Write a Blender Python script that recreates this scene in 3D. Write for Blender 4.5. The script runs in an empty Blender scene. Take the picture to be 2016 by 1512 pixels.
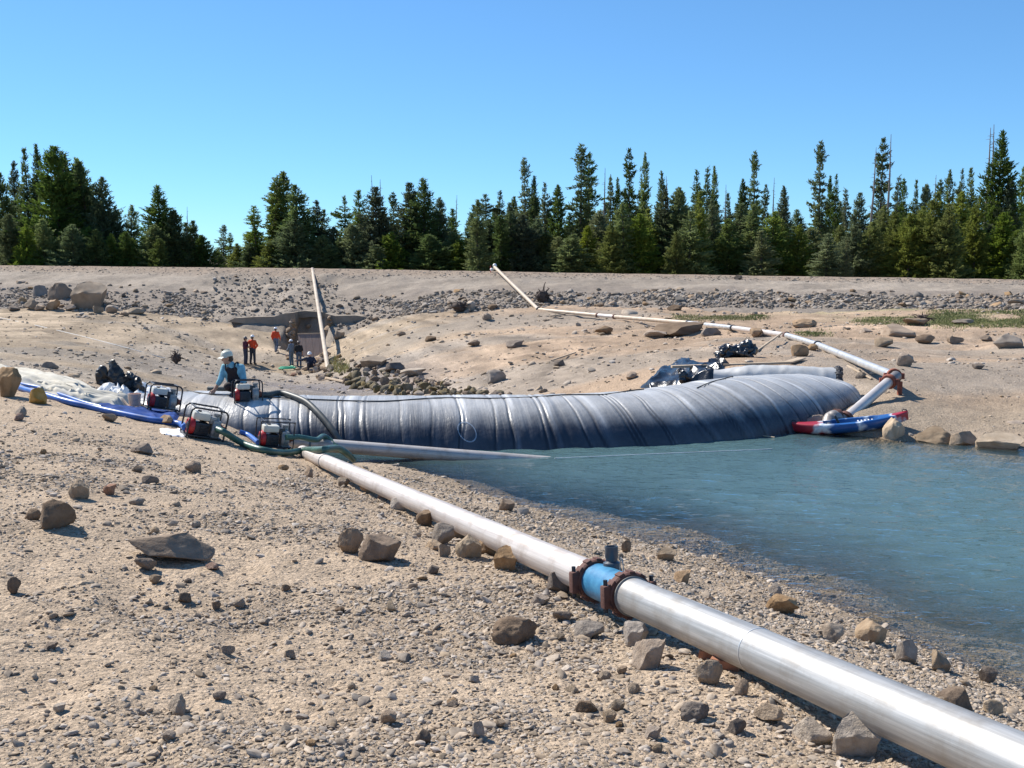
import bpy, bmesh, math, random
import numpy as np
from mathutils import Vector, Matrix, Euler, Quaternion
R = math.radians
random.seed(7)
rng = np.random.default_rng(7)
SC = bpy.context.scene
COL = SC.collection

# ------------------------------------------------------------------ camera, sky, sun, exposure
F, U0, V0, VH, H = 2160.0, 1008.0, 756.0, 520.0, 3.3      # focal length (px of the 2016 wide photo), centre, horizon row, eye height above the water
PITCH = math.atan((V0 - VH) / F)
cam = bpy.data.cameras.new('camera'); camo = bpy.data.objects.new('camera', cam); COL.objects.link(camo)
camo.location = (0, 0, H); camo.rotation_euler = (R(90) - PITCH, 0, 0)
cam.sensor_width = 36; cam.lens = 36 * F / 2016; cam.clip_start = .05; cam.clip_end = 3000
SC.camera = camo

SUN_EL, SUN_AZ = R(46), R(-54)          # azimuth from +Y, negative = to the left
world = bpy.data.worlds.new('World'); SC.world = world; world.use_nodes = True
wn = world.node_tree; wn.nodes.clear()
sky = wn.nodes.new('ShaderNodeTexSky'); sky.sky_type = 'NISHITA'; sky.sun_disc = False
sky.sun_elevation = SUN_EL; sky.sun_rotation = SUN_AZ; sky.altitude = 2000; sky.air_density = 1.0; sky.dust_density = .0; sky.ozone_density = 4
bg = wn.nodes.new('ShaderNodeBackground'); bg.inputs['Strength'].default_value = .14
wo = wn.nodes.new('ShaderNodeOutputWorld')
tint = wn.nodes.new('ShaderNodeMix'); tint.data_type = 'RGBA'; tint.blend_type = 'MULTIPLY'; tint.inputs[0].default_value = 1; tint.inputs[7].default_value = (.48, .775, 1, 1)   # clear mountain air
gam = wn.nodes.new('ShaderNodeGamma'); gam.inputs[1].default_value = .8; wn.links.new(sky.outputs[0], gam.inputs[0]); wn.links.new(gam.outputs[0], tint.inputs[6]); wn.links.new(tint.outputs[2], bg.inputs[0]); wn.links.new(bg.outputs[0], wo.inputs[0])
sun = bpy.data.lights.new('sun', 'SUN'); sun.energy = 4.6; sun.angle = R(.53); sun.color = (1, .945, .86)
suno = bpy.data.objects.new('sun', sun); COL.objects.link(suno)
SDIR = Vector((math.sin(SUN_AZ) * math.cos(SUN_EL), math.cos(SUN_AZ) * math.cos(SUN_EL), math.sin(SUN_EL)))
suno.rotation_euler = (-SDIR).to_track_quat('-Z', 'Y').to_euler(); suno.location = (-30, 30, 40)
SC.view_settings.view_transform = 'Standard'; SC.view_settings.look = 'None'
SC.view_settings.exposure = .72; SC.view_settings.gamma = 1; SC.view_settings.use_curve_mapping = False
SC.cycles.max_bounces = 6; SC.cycles.transparent_max_bounces = 12

# ------------------------------------------------------------------ pixel <-> place
def ray(u, v):
    a, s, c = (V0 - v) / F, math.sin(PITCH), math.cos(PITCH)
    return (u - U0) / F, c + s * a, -s + c * a
def P(u, v, d=None, z=None):
    rx, ry, rz = ray(u, v)
    t = d / ry if d is not None else (z - H) / rz
    return Vector((rx * t, ry * t, H + rz * t))
def XU(u, d):                      # x of column u at depth d
    return (u - U0) / F * d

# ------------------------------------------------------------------ noise
def _h(ix, iy, iz, s):
    n = (ix * 374761393 + iy * 668265263 + iz * 2147483647 + s * 974711) & 0xffffffff
    n = ((n ^ (n >> 13)) * 1274126177) & 0xffffffff
    n = n ^ (n >> 16)
    return (n & 0xffff) / 32767.5 - 1
def noise3(x, y, z, s=0):
    x, y, z = np.broadcast_arrays(np.asarray(x, float), np.asarray(y, float), np.asarray(z, float))
    ix, iy, iz = np.floor(x).astype(np.int64), np.floor(y).astype(np.int64), np.floor(z).astype(np.int64)
    fx, fy, fz = x - ix, y - iy, z - iz
    fx, fy, fz = [f * f * f * (f * (f * 6 - 15) + 10) for f in (fx, fy, fz)]
    o = 0
    for dx in (0, 1):
        for dy in (0, 1):
            for dz in (0, 1):
                o = o + _h(ix + dx, iy + dy, iz + dz, s) * (fx if dx else 1 - fx) * (fy if dy else 1 - fy) * (fz if dz else 1 - fz)
    return o
def noise2(x, y, s=0):
    x, y = np.broadcast_arrays(np.asarray(x, float), np.asarray(y, float))
    ix, iy = np.floor(x).astype(np.int64), np.floor(y).astype(np.int64)
    fx, fy = x - ix, y - iy
    fx, fy = [f * f * f * (f * (f * 6 - 15) + 10) for f in (fx, fy)]
    z = np.zeros_like(ix)
    return ((_h(ix, iy, z, s) * (1 - fx) + _h(ix + 1, iy, z, s) * fx) * (1 - fy)
            + (_h(ix, iy + 1, z, s) * (1 - fx) + _h(ix + 1, iy + 1, z, s) * fx) * fy)
def fbm2(x, y, s=0, o=4):
    r, a = 0, 1.
    for k in range(o):
        r = r + a * noise2(x * 2 ** k + k * 17.3, y * 2 ** k - k * 9.1, s + k); a *= .5
    return r

# ------------------------------------------------------------------ the lie of the land (z = 0 is the water level)
CT = []
def c_px(*pts):
    for u, v, d in pts: CT.append(tuple(P(u, v, d)))
def c_sh(*pts, z=0.0):
    for u, v in pts: CT.append(tuple(P(u, v, z=z)))
def c_w(*pts): CT.extend(pts)
# near bank
c_w((0, -3, 1.75), (-6, -2, 1.8), (-14, 2, 1.85), (0, .5, 1.7), (-2.5, 1, 1.7), (2.2, .5, 1.62), (5, -2, 1.3))
c_px((0, 1512, 3.45), (1008, 1512, 3.5), (1750, 1512, 3.6), (400, 1350, 4.45), (1000, 1350, 4.7), (0, 1250, 5.2), (500, 1180, 6.4), (0, 1000, 8.4),
     (300, 1100, 7.1), (600, 1050, 8.2), (850, 1120, 7.3), (0, 900, 11.2), (300, 930, 11.2), (0, 830, 14.8), (200, 860, 14.6), (395, 866, 16.3), (535, 886, 16.9),
     (440, 832, 18.6), (315, 812, 19), (100, 775, 18.6), (200, 790, 19.2), (-300, 800, 18), (-200, 900, 11), (0, 720, 23), (250, 772, 21.5), (-300, 690, 26))
# ground just under the pipe
PA, PB = P(596, 889, d=17.6), P(1957, 1486, d=3.28)
for k in (0, .15, .3, .45, .6, .75, .9, 1.0, 1.1):
    q = PA.lerp(PB, k); CT.append((q.x, q.y, q.z - .125 - .03 * math.sin(k * 3.1)))
# shore, then the bed of the pool
c_sh((2016, 1368), (1850, 1300), (1700, 1222), (1550, 1163), (1400, 1102), (1200, 1052), (1000, 992), (880, 948), (770, 916))
c_sh((2016, 1272), (1700, 1148), (1400, 1052), (1150, 1002), (960, 952), z=-.3)
c_w((6.2, 3, 0), (8, -2, 0), (9, 3, -.6), (14, 4, -1.2), (8, 9, -1.0), (5, 12, -.85), (10, 14, -1.3), (20, 10, -1.5), (30, 14, -1.4), (3, 15, -.8), (1, 17, -.75),
    (-1.2, 18.2, -.35), (6, 17.5, -1.2), (2.5, 18.5, -1.1), (-2, 20.6, -1.2), (0, 20.8, -1.4), (3, 21.2, -1.4), (6, 23.5, -.55))
c_sh((2016, 882), (1940, 876), (1860, 870), (1760, 866), (1690, 862))
c_w((14, 19, 0), (22, 18, 0), (32, 17, .1), (14, 21, .4), (30, 20.5, .5), (45, 25, 1), (60, 20, 1.2))
# left bank under the end of the bladder
for u, d, z in ((300, 20.6, .6), (380, 20.5, .35), (460, 20.5, -.1), (560, 20.6, -.7), (460, 24, -.3), (350, 25, .2), (560, 25, -1.2), (700, 25, -1.5), (900, 25, -1.4), (1150, 25.5, -.9), (1350, 25.5, .1)):
    c_w((XU(u, d), d, z))
# ground beyond the bladder
c_px((600, 768, 42), (720, 773, 41), (500, 750, 48), (490, 720, 66), (560, 690, 69), (420, 700, 60), (345, 712, 52), (200, 690, 42), (60, 690, 40), (100, 650, 58), (300, 650, 66),
     (20, 615, 78), (230, 620, 76), (-300, 640, 62), (-300, 600, 84), (600, 733, 64), (610, 708, 70.5), (645, 745, 55), (680, 762, 47), (460, 642, 75.5), (560, 655, 74.5), (530, 670, 73), (735, 642, 72),
     (670, 700, 64), (760, 716, 52), (850, 735, 46), (900, 765, 38), (1000, 772, 32), (1000, 700, 45), (900, 650, 60), (800, 670, 60), (900, 614, 70), (1060, 610, 66),
     (1250, 700, 36), (1250, 650, 55), (1250, 605, 66), (1450, 720, 27.5), (1420, 680, 36), (1530, 700, 31), (1600, 612, 62), (1780, 764, 24.2), (1700, 790, 23.4), (1650, 812, 22.3), (1900, 800, 23),
     (1900, 740, 27), (1900, 690, 37), (1750, 700, 33), (2016, 700, 34), (2016, 640, 48), (2016, 608, 57), (1800, 608, 60), (2300, 680, 36), (2500, 620, 55), (1560, 770, 26))
for u, v, d in ((1685, 709, 28.5), (1610, 679, 35), (1548, 660, 40), (1500, 653, 43), (1443, 645.5, 45.5), (1355, 635.5, 52), (1210, 623.5, 59), (1140, 616, 62.5)):
    q = P(u, v, d); CT.append((q.x, q.y, q.z - .14))
c_w((-80, 120, 2), (-20, 120, 2), (20, 110, 1.8), (70, 110, 1.6), (0, 200, 3), (120, 200, 4), (-140, 200, 3), (0, 330, 5), (-90, 60, 1), (90, 60, 1.6))
CT = np.array(CT)
def _w(x, y):
    yy = np.maximum(y, -3) + 5.5
    return np.stack([x / yy * 1.7, np.log(yy)], -1)
_Q = _w(CT[:, 0], CT[:, 1])
_D = np.sqrt(((_Q[:, None] - _Q[None]) ** 2).sum(-1) + .0016)
_n = len(CT)
_A = np.zeros((_n + 3, _n + 3)); _A[:_n, :_n] = _D + np.eye(_n) * -.004
_A[:_n, _n] = 1; _A[:_n, _n + 1:] = _Q; _A[_n, :_n] = 1; _A[_n + 1:, :_n] = _Q.T
_W = np.linalg.solve(_A, np.concatenate([CT[:, 2], np.zeros(3)]))
def h0(x, y):
    x = np.asarray(x, float); y = np.asarray(y, float)
    sh = x.shape; q = _w(x.ravel(), y.ravel()); out = np.empty(len(q))
    for i in range(0, len(q), 20000):
        b = q[i:i + 20000]
        out[i:i + 20000] = np.sqrt(((b[:, None] - _Q[None]) ** 2).sum(-1) + .0016) @ _W[:_n] + _W[_n] + b @ _W[_n + 1:]
    return out.reshape(sh)
def relief(x, y):
    d = np.hypot(x, y)
    far = np.clip((d - 20) / 25, 0, 1)
    r = .022 * fbm2(x * 1.1, y * 1.1, 3, 3) + .013 * noise2(x * 4.3, y * 4.3, 9)
    left = np.clip((2.2 - x - .25 * y) / 2, 0, 1) * (1 - np.clip((d - 6) / 5, 0, 1))
    r = r - .035 * left * np.clip((noise2(x * 2.3 + 5, y * 2.0, 23) - .38) / .25, 0, 1)          # trodden hollows
    r = r + left * (.032 * noise2(x * 2.6, y * 3.2, 21) + .016 * noise2(x * 6.1, y * 7.3, 22))
    r = r + far * (.09 * fbm2(x * .35, y * .35, 5, 4) + .08 * noise2(x * .07 + y * .02, y * 1.0 + x * .07, 31) + .06 * noise2(x * .12, y * 2.3 + x * .12, 32) + .03 * noise2(x * 1.3, y * 1.3, 33))
    # the drained channel in front of the outlet
    r = r - 1.7 * np.exp(-((x + 14.05) / 1.35) ** 4) * np.clip((y - 70.5) / 2.5, 0, 1) * np.clip((86 - y) / 2, 0, 1)
    r = r - .5 * np.exp(-((x + 14.6) / 5.2) ** 4) * np.exp(-((y - 76.6) / 1.0) ** 2)
    return r
def hz(x, y):
    return h0(x, y) + relief(np.asarray(x, float), np.asarray(y, float))
def hz1(x, y): return float(hz(np.array([x]), np.array([y]))[0])
_TD = np.concatenate([np.geomspace(2.2, 30, 420), np.linspace(30.15, 130, 500)])
def G(u, v, d0=0.0):                   # where the line of sight through a pixel of the photograph first meets the ground (beyond depth d0)
    rx, ry, rz = ray(u, v)
    T = _TD[_TD > d0] / ry
    x, y, z = rx * T, ry * T, H + rz * T
    g = z - hz(x, y)
    k = np.nonzero((g[1:] <= 0) & (g[:-1] > 0))[0]
    if len(k) == 0: k = len(T) - 1; return Vector((x[k], y[k], hz1(x[k], y[k])))
    k = k[0]; f = g[k] / (g[k] - g[k + 1])
    xx, yy = x[k] + (x[k + 1] - x[k]) * f, y[k] + (y[k + 1] - y[k]) * f
    return Vector((xx, yy, hz1(xx, yy)))

# ------------------------------------------------------------------ materials
MATS = {}
def nd(nt, t, **kw):
    n = nt.nodes.new(t)
    for k, v in kw.items():
        if k in n.inputs: n.inputs[k].default_value = v
        else: setattr(n, k, v)
    return n
def lk(nt, a, b): nt.links.new(a, b)
def material(name, col, rough=.6, metal=0., var=.12, nscale=6., bump=.0, bscale=30., rand=.0, col2=None, spec=.5, coat=0., stretch=None, detail=6, coord='Object', bdist=.01):
    if name in MATS: return MATS[name]
    m = bpy.data.materials.new(name); m.use_nodes = True; nt = m.node_tree
    b = nt.nodes['Principled BSDF']
    b.inputs['Roughness'].default_value = rough; b.inputs['Metallic'].default_value = metal
    b.inputs['Specular IOR Level'].default_value = spec; b.inputs['Coat Weight'].default_value = coat
    tc = nd(nt, 'ShaderNodeTexCoord'); src = tc.outputs[coord]
    if stretch:
        mp = nd(nt, 'ShaderNodeMapping'); mp.inputs['Scale'].default_value = stretch; lk(nt, src, mp.inputs[0]); src = mp.outputs[0]
    n1 = nd(nt, 'ShaderNodeTexNoise', Scale=nscale, Detail=detail, Roughness=.6); lk(nt, src, n1.inputs['Vector'])
    rp = nd(nt, 'ShaderNodeMapRange'); rp.inputs['From Min'].default_value = .3; rp.inputs['From Max'].default_value = .7; lk(nt, n1.outputs['Fac'], rp.inputs['Value'])
    c2 = col2 if col2 else tuple(min(1, c * (1 + 2 * var)) for c in col); c1 = col if col2 else tuple(c * (1 - 2 * var) for c in col)
    mx = nd(nt, 'ShaderNodeMix', data_type='RGBA'); mx.inputs[6].default_value = (*c1, 1); mx.inputs[7].default_value = (*c2, 1)
    lk(nt, rp.outputs[0], mx.inputs[0]); out = mx.outputs[2]
    if rand:
        oi = nd(nt, 'ShaderNodeObjectInfo'); hs = nd(nt, 'ShaderNodeHueSaturation')
        mr = nd(nt, 'ShaderNodeMapRange'); mr.inputs['To Min'].default_value = 1 - rand; mr.inputs['To Max'].default_value = 1 + rand
        lk(nt, oi.outputs['Random'], mr.inputs['Value']); lk(nt, mr.outputs[0], hs.inputs['Value'])
        ml = nd(nt, 'ShaderNodeMath', operation='MULTIPLY'); ml.inputs[1].default_value = 7.31; lk(nt, oi.outputs['Random'], ml.inputs[0])
        fr = nd(nt, 'ShaderNodeMath', operation='FRACT'); lk(nt, ml.outputs[0], fr.inputs[0])
        sr = nd(nt, 'ShaderNodeMapRange'); sr.inputs['To Min'].default_value = .7; sr.inputs['To Max'].default_value = 1.35; lk(nt, fr.outputs[0], sr.inputs['Value'])
        lk(nt, sr.outputs[0], hs.inputs['Saturation']); lk(nt, out, hs.inputs['Color']); out = hs.outputs[0]
    lk(nt, out, b.inputs['Base Color'])
    if bump:
        n2 = nd(nt, 'ShaderNodeTexNoise', Scale=bscale, Detail=6, Roughness=.65); lk(nt, src, n2.inputs['Vector'])
        bp = nd(nt, 'ShaderNodeBump'); bp.inputs['Strength'].default_value = bump; bp.inputs['Distance'].default_value = bdist
        lk(nt, n2.outputs['Fac'], bp.inputs['Height']); lk(nt, bp.outputs[0], b.inputs['Normal'])
    MATS[name] = m
    return m

# ------------------------------------------------------------------ objects
def tag(o, label=None, cat=None, group=None, kind=None):
    if label: o['label'] = label
    if cat: o['category'] = cat
    if group: o['group'] = group
    if kind: o['kind'] = kind
    return o
def thing(name, label, cat, loc=(0, 0, 0), rot=(0, 0, 0), group=None, scale=1):
    o = bpy.data.objects.new(name, None); COL.objects.link(o); o.empty_display_size = .1
    o.location = loc; o.rotation_euler = rot; o.scale = (scale,) * 3
    return tag(o, label, cat, group)
def link(name, me, parent=None, loc=None, rot=None, scale=None):
    o = bpy.data.objects.new(name, me); COL.objects.link(o)
    if parent: o.parent = parent
    if loc is not None: o.location = loc
    if rot is not None: o.rotation_euler = rot
    if scale is not None: o.scale = scale
    return o
def np_mesh(name, V, Fc, mat=None, smooth=True, sharp=None):
    V = np.asarray(V, np.float32); Fc = np.asarray(Fc, np.int32)
    me = bpy.data.meshes.new(name); k = Fc.shape[1]
    me.vertices.add(len(V)); me.vertices.foreach_set('co', V.ravel())
    me.loops.add(Fc.size); me.loops.foreach_set('vertex_index', Fc.ravel())
    me.polygons.add(len(Fc)); me.polygons.foreach_set('loop_start', np.arange(0, Fc.size, k, dtype=np.int32))
    me.update(calc_edges=True)
    me.polygons.foreach_set('use_smooth', np.full(len(Fc), smooth))
    if sharp: me.set_sharp_from_angle(angle=R(sharp))
    if mat: me.materials.append(mat)
    me.validate()
    return me
def attr(me, name, vals, typ='FLOAT'):
    a = me.attributes.new(name, typ, 'POINT')
    a.data.foreach_set('value' if typ in ('FLOAT', 'INT') else ('color' if 'COLOR' in typ else 'vector'), np.asarray(vals, np.int32 if typ == 'INT' else np.float32).ravel())
def grid_faces(nu, nv, wrapv=False):
    i = np.arange(nu - 1)[:, None]; j = np.arange(nv if wrapv else nv - 1)[None]
    j2 = (j + 1) % nv
    return np.stack([i * nv + j, i * nv + j2, (i + 1) * nv + j2, (i + 1) * nv + j], -1).reshape(-1, 4)

class MB:                             # collects shapes into ONE mesh
    def __init__(s): s.v = []; s.f = []; s.m = []; s.mi = 0
    def add(s, vs, fs):
        o = len(s.v); s.v += [tuple(v) for v in vs]; s.f += [tuple(o + i for i in f) for f in fs]; s.m += [s.mi] * len(fs); return s
    def box(s, c, size, rot=None, bev=0.0):
        c = Vector(c); x, y, z = [q / 2 for q in size]; M = rot.to_matrix() if rot is not None else Matrix.Identity(3)
        if bev <= 0:
            vs = [(a * x, b * y, e * z) for a in (-1, 1) for b in (-1, 1) for e in (-1, 1)]
            fs = [(0, 1, 3, 2), (4, 6, 7, 5), (0, 4, 5, 1), (2, 3, 7, 6), (0, 2, 6, 4), (1, 5, 7, 3)]
        else:
            bm = bmesh.new(); bmesh.ops.create_cube(bm, size=1)
            for w in bm.verts: w.co = Vector((w.co.x * 2 * x, w.co.y * 2 * y, w.co.z * 2 * z))
            bmesh.ops.bevel(bm, geom=bm.edges[:], offset=bev, segments=2, profile=.6, affect='EDGES')
            bm.verts.ensure_lookup_table(); vs = [tuple(w.co) for w in bm.verts]; fs = [[w.index for w in q.verts] for q in bm.faces]; bm.free()
        return s.add([c + M @ Vector(w) for w in vs], fs)
    def tube(s, pts, rad, n=12, caps=True, flat=1.0):
        pts = [Vector(p) for p in pts]; m = len(pts)
        if not hasattr(rad, '__len__'): rad = [rad] * m
        vs = []; up = None
        for i, p in enumerate(pts):
            t = (pts[min(i + 1, m - 1)] - pts[max(i - 1, 0)]).normalized()
            if up is None: up = Vector((0, 0, 1)) if abs(t.z) < .95 else Vector((1, 0, 0))
            sd = t.cross(up).normalized(); u2 = sd.cross(t).normalized(); up = u2
            for k in range(n):
                a = 2 * math.pi * k / n; vs.append(p + (sd * math.cos(a) + u2 * math.sin(a) * flat) * rad[i])
        fs = [(i * n + k, i * n + (k + 1) % n, (i + 1) * n + (k + 1) % n, (i + 1) * n + k) for i in range(m - 1) for k in range(n)]
        if caps: fs += [tuple(range(n))[::-1], tuple((m - 1) * n + k for k in range(n))]
        return s.add(vs, fs)
    def cyl(s, a, b, r0, r1=None, n=16): return s.tube([a, b], [r0, r0 if r1 is None else r1], n)
    def lathe(s, prof, a, axis, n=24):        # prof: (offset along axis, radius)
        axis = Vector(axis).normalized(); a = Vector(a)
        e = axis.cross(Vector((0, 0, 1)) if abs(axis.z) < .9 else Vector((1, 0, 0))).normalized(); g = axis.cross(e)
        vs = [a + axis * o + (e * math.cos(2 * math.pi * k / n) + g * math.sin(2 * math.pi * k / n)) * r for o, r in prof for k in range(n)]
        m = len(prof)
        fs = [(i * n + k, i * n + (k + 1) % n, (i + 1) * n + (k + 1) % n, (i + 1) * n + k) for i in range(m - 1) for k in range(n)]
        fs += [tuple(range(n))[::-1], tuple((m - 1) * n + k for k in range(n))]
        return s.add(vs, fs)
    def ball(s, c, r, n=10):
        c = Vector(c); r = Vector(r) if hasattr(r, '__len__') else Vector((r, r, r))
        vs = [c + Vector((0, 0, -r.z))]; 
        for i in range(1, n):
            p = -math.pi / 2 + math.pi * i / n
            vs += [c + Vector((r.x * math.cos(p) * math.cos(2 * math.pi * k / (2 * n)), r.y * math.cos(p) * math.sin(2 * math.pi * k / (2 * n)), r.z * math.sin(p))) for k in range(2 * n)]
        vs.append(c + Vector((0, 0, r.z))); w = 2 * n
        fs = [(0, 1 + (k + 1) % w, 1 + k) for k in range(w)]
        fs += [(1 + i * w + k, 1 + i * w + (k + 1) % w, 1 + (i + 1) * w + (k + 1) % w, 1 + (i + 1) * w + k) for i in range(n - 2) for k in range(w)]
        fs += [(1 + (n - 2) * w + k, 1 + (n - 2) * w + (k + 1) % w, len(vs) - 1) for k in range(w)]
        return s.add(vs, fs)
    def capsule(s, a, b, r0, r1, n=12):
        a, b = Vector(a), Vector(b); s.ball(a, r0, 7); s.ball(b, r1, 7); return s.tube([a, b], [r0, r1], n)
    def mesh(s, name, mats, sharp=40, org=None):
        me = bpy.data.meshes.new(name)
        v = s.v if org is None else [tuple(Vector(p) - Vector(org)) for p in s.v]
        me.from_pydata(v, [], s.f)
        for m in (mats if isinstance(mats, (list, tuple)) else [mats]): me.materials.append(m)
        if any(s.m): me.polygons.foreach_set('material_index', s.m)
        me.polygons.foreach_set('use_smooth', [True] * len(me.polygons))
        me.set_sharp_from_angle(angle=R(sharp)); me.validate()
        return me
    def build(s, name, mats, parent=None, sharp=40, org=None):
        return link(name, s.mesh(name, mats, sharp, org), parent, loc=org if parent is None and org is not None else None)
def spline(pts, n=8):                 # Catmull-Rom
    p = [Vector(q) for q in pts]; p = [p[0] * 2 - p[1]] + p + [p[-1] * 2 - p[-2]]; o = []
    for i in range(1, len(p) - 2):
        for k in range(n):
            t = k / n; a, b, c, d = p[i - 1:i + 3]
            o.append(.5 * ((2 * b) + (c - a) * t + (2 * a - 5 * b + 4 * c - d) * t * t + (3 * b - a - 3 * c + d) * t ** 3))
    return o + [p[-2]]

# ================================================================== GROUND
def smooth(e0, e1, x):
    t = np.clip((x - e0) / (e1 - e0), 0, 1); return t * t * (3 - 2 * t)
def blob(x, y, cx, cy, rx, ry): return np.exp(-((x - cx) / rx) ** 2 - ((y - cy) / ry) ** 2)
def gravel_mask(x, y):               # 0 bare sand .. 1 closed gravel
    n = .5 + .5 * fbm2(x * .55, y * .55, 41, 3)
    m = smooth(.2, .75, n)
    # the right-hand bank along the pipe is gravelly, the left is trodden sand
    side = smooth(-2.8, .2, x + .16 * (y - 4)) 
    m = np.clip(.05 + .2 * m + .72 * side * (.5 + .6 * m), 0, 1)
    m = m * (1 - .9 * blob(x, y, -1.75, 7.0, 1.0, .85)) * (1 - .75 * blob(x, y, -2.6, 5.2, 1.1, 1.1))
    m = m + .5 * blob(x, y, -5.2, 11.5, 2.2, 2.5) + .35 * blob(x, y, -1.5, 10, 2.5, 1.5)
    return np.clip(m, 0, 1)
def gravel_patch(x, y): return smooth(.40, .60, .5 + .5 * fbm2(x * .9, y * 1.1, 81, 4))
def ground_colour(x, y, z):
    sand = np.array([.465, .358, .255]); grav = np.array([.315, .247, .18])
    d = np.hypot(x, y)
    g = np.clip(.35 * gravel_mask(x, y) + .65 * gravel_patch(x, y) * gravel_mask(x, y) ** .5, 0, 1)[..., None]
    c = sand * (1 - .8 * g) + grav * .8 * g
    far = smooth(19, 26, d)[..., None]
    warm = np.array([.405, .295, .205]); dun = np.array([.37, .29, .205])
    t = smooth(-9, 2, x - .0 * y)[..., None]
    n1 = (.5 + .5 * fbm2(x * .12, y * .3, 51, 3))[..., None]
    fc = (dun * (1 - t) + warm * t) * (.85 + .3 * n1)
    grey = np.array([.30, .26, .215])
    fc = fc * (1 - .7 * smooth(.48, .7, .5 + .5 * fbm2(x * .07 + 9, y * .18, 55, 3))[..., None]) + grey * .7 * smooth(.48, .7, .5 + .5 * fbm2(x * .07 + 9, y * .18, 55, 3))[..., None]
    band = noise2(z * 9 + .15 * noise2(x * .3, y * .3, 57), x * .01, 58) * .6 + noise2(z * 26, x * .02, 59) * .4          # old shorelines left by the falling water
    fc = fc * (1 + .5 * band * smooth(.2, .6, .5 + .5 * fbm2(x * .06, y * .1, 60, 2)))[..., None]
    c = c * (1 - far) + fc * far
    def mixin(c, w, col): w = np.clip(w, 0, 1)[..., None]; return c * (1 - w) + np.array(col) * w
    bed = P(600, 762, d=44)
    c = mixin(c, .95 * blob(x, y, bed.x + .5, bed.y + 1, 4.6, 7.5), (.20, .185, .19))          # grey silt of the creek bed
    c = mixin(c, .5 * blob(x, y, 12, 21.8, 8, 2.2), (.33, .275, .205))
    c = mixin(c, .55 * smooth(45, 58, y) * smooth(12, 20, x) * smooth(.35, .6, .5 + .5 * fbm2(x * .2, y * .5, 61, 3)), (.23, .25, .12))
    wet = smooth(.10, .015, z) * smooth(24, 21, y) * smooth(-6, -3, x)
    c = mixin(c, .55 * wet, (.24, .18, .12)); c = mixin(c, .9 * smooth(-.03, -.15, z) * smooth(24, 21, y) * smooth(-6, -3, x), (.38, .29, .19))
    return c
ang = np.concatenate([np.linspace(-180, -46, 60), np.linspace(-45, 45, 620), np.linspace(46, 180, 60)]) * math.pi / 180
rad = np.concatenate([[.02, .4, .9, 1.4, 1.8], np.geomspace(2.1, 130, 470), np.geomspace(140, 2200, 22)])
RR, AA = np.meshgrid(rad, ang, indexing='ij')
X, Y = RR * np.sin(AA), RR * np.cos(AA)
Z = hz(X, Y)
me = np_mesh('ground', np.stack([X, Y, Z], -1).reshape(-1, 3), grid_faces(len(rad), len(ang))[:, ::-1])
gc = ground_colour(X, Y, Z).reshape(-1, 3)
attr(me, 'tint', np.concatenate([gc, np.ones((len(gc), 1))], 1), 'FLOAT_COLOR')
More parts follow.
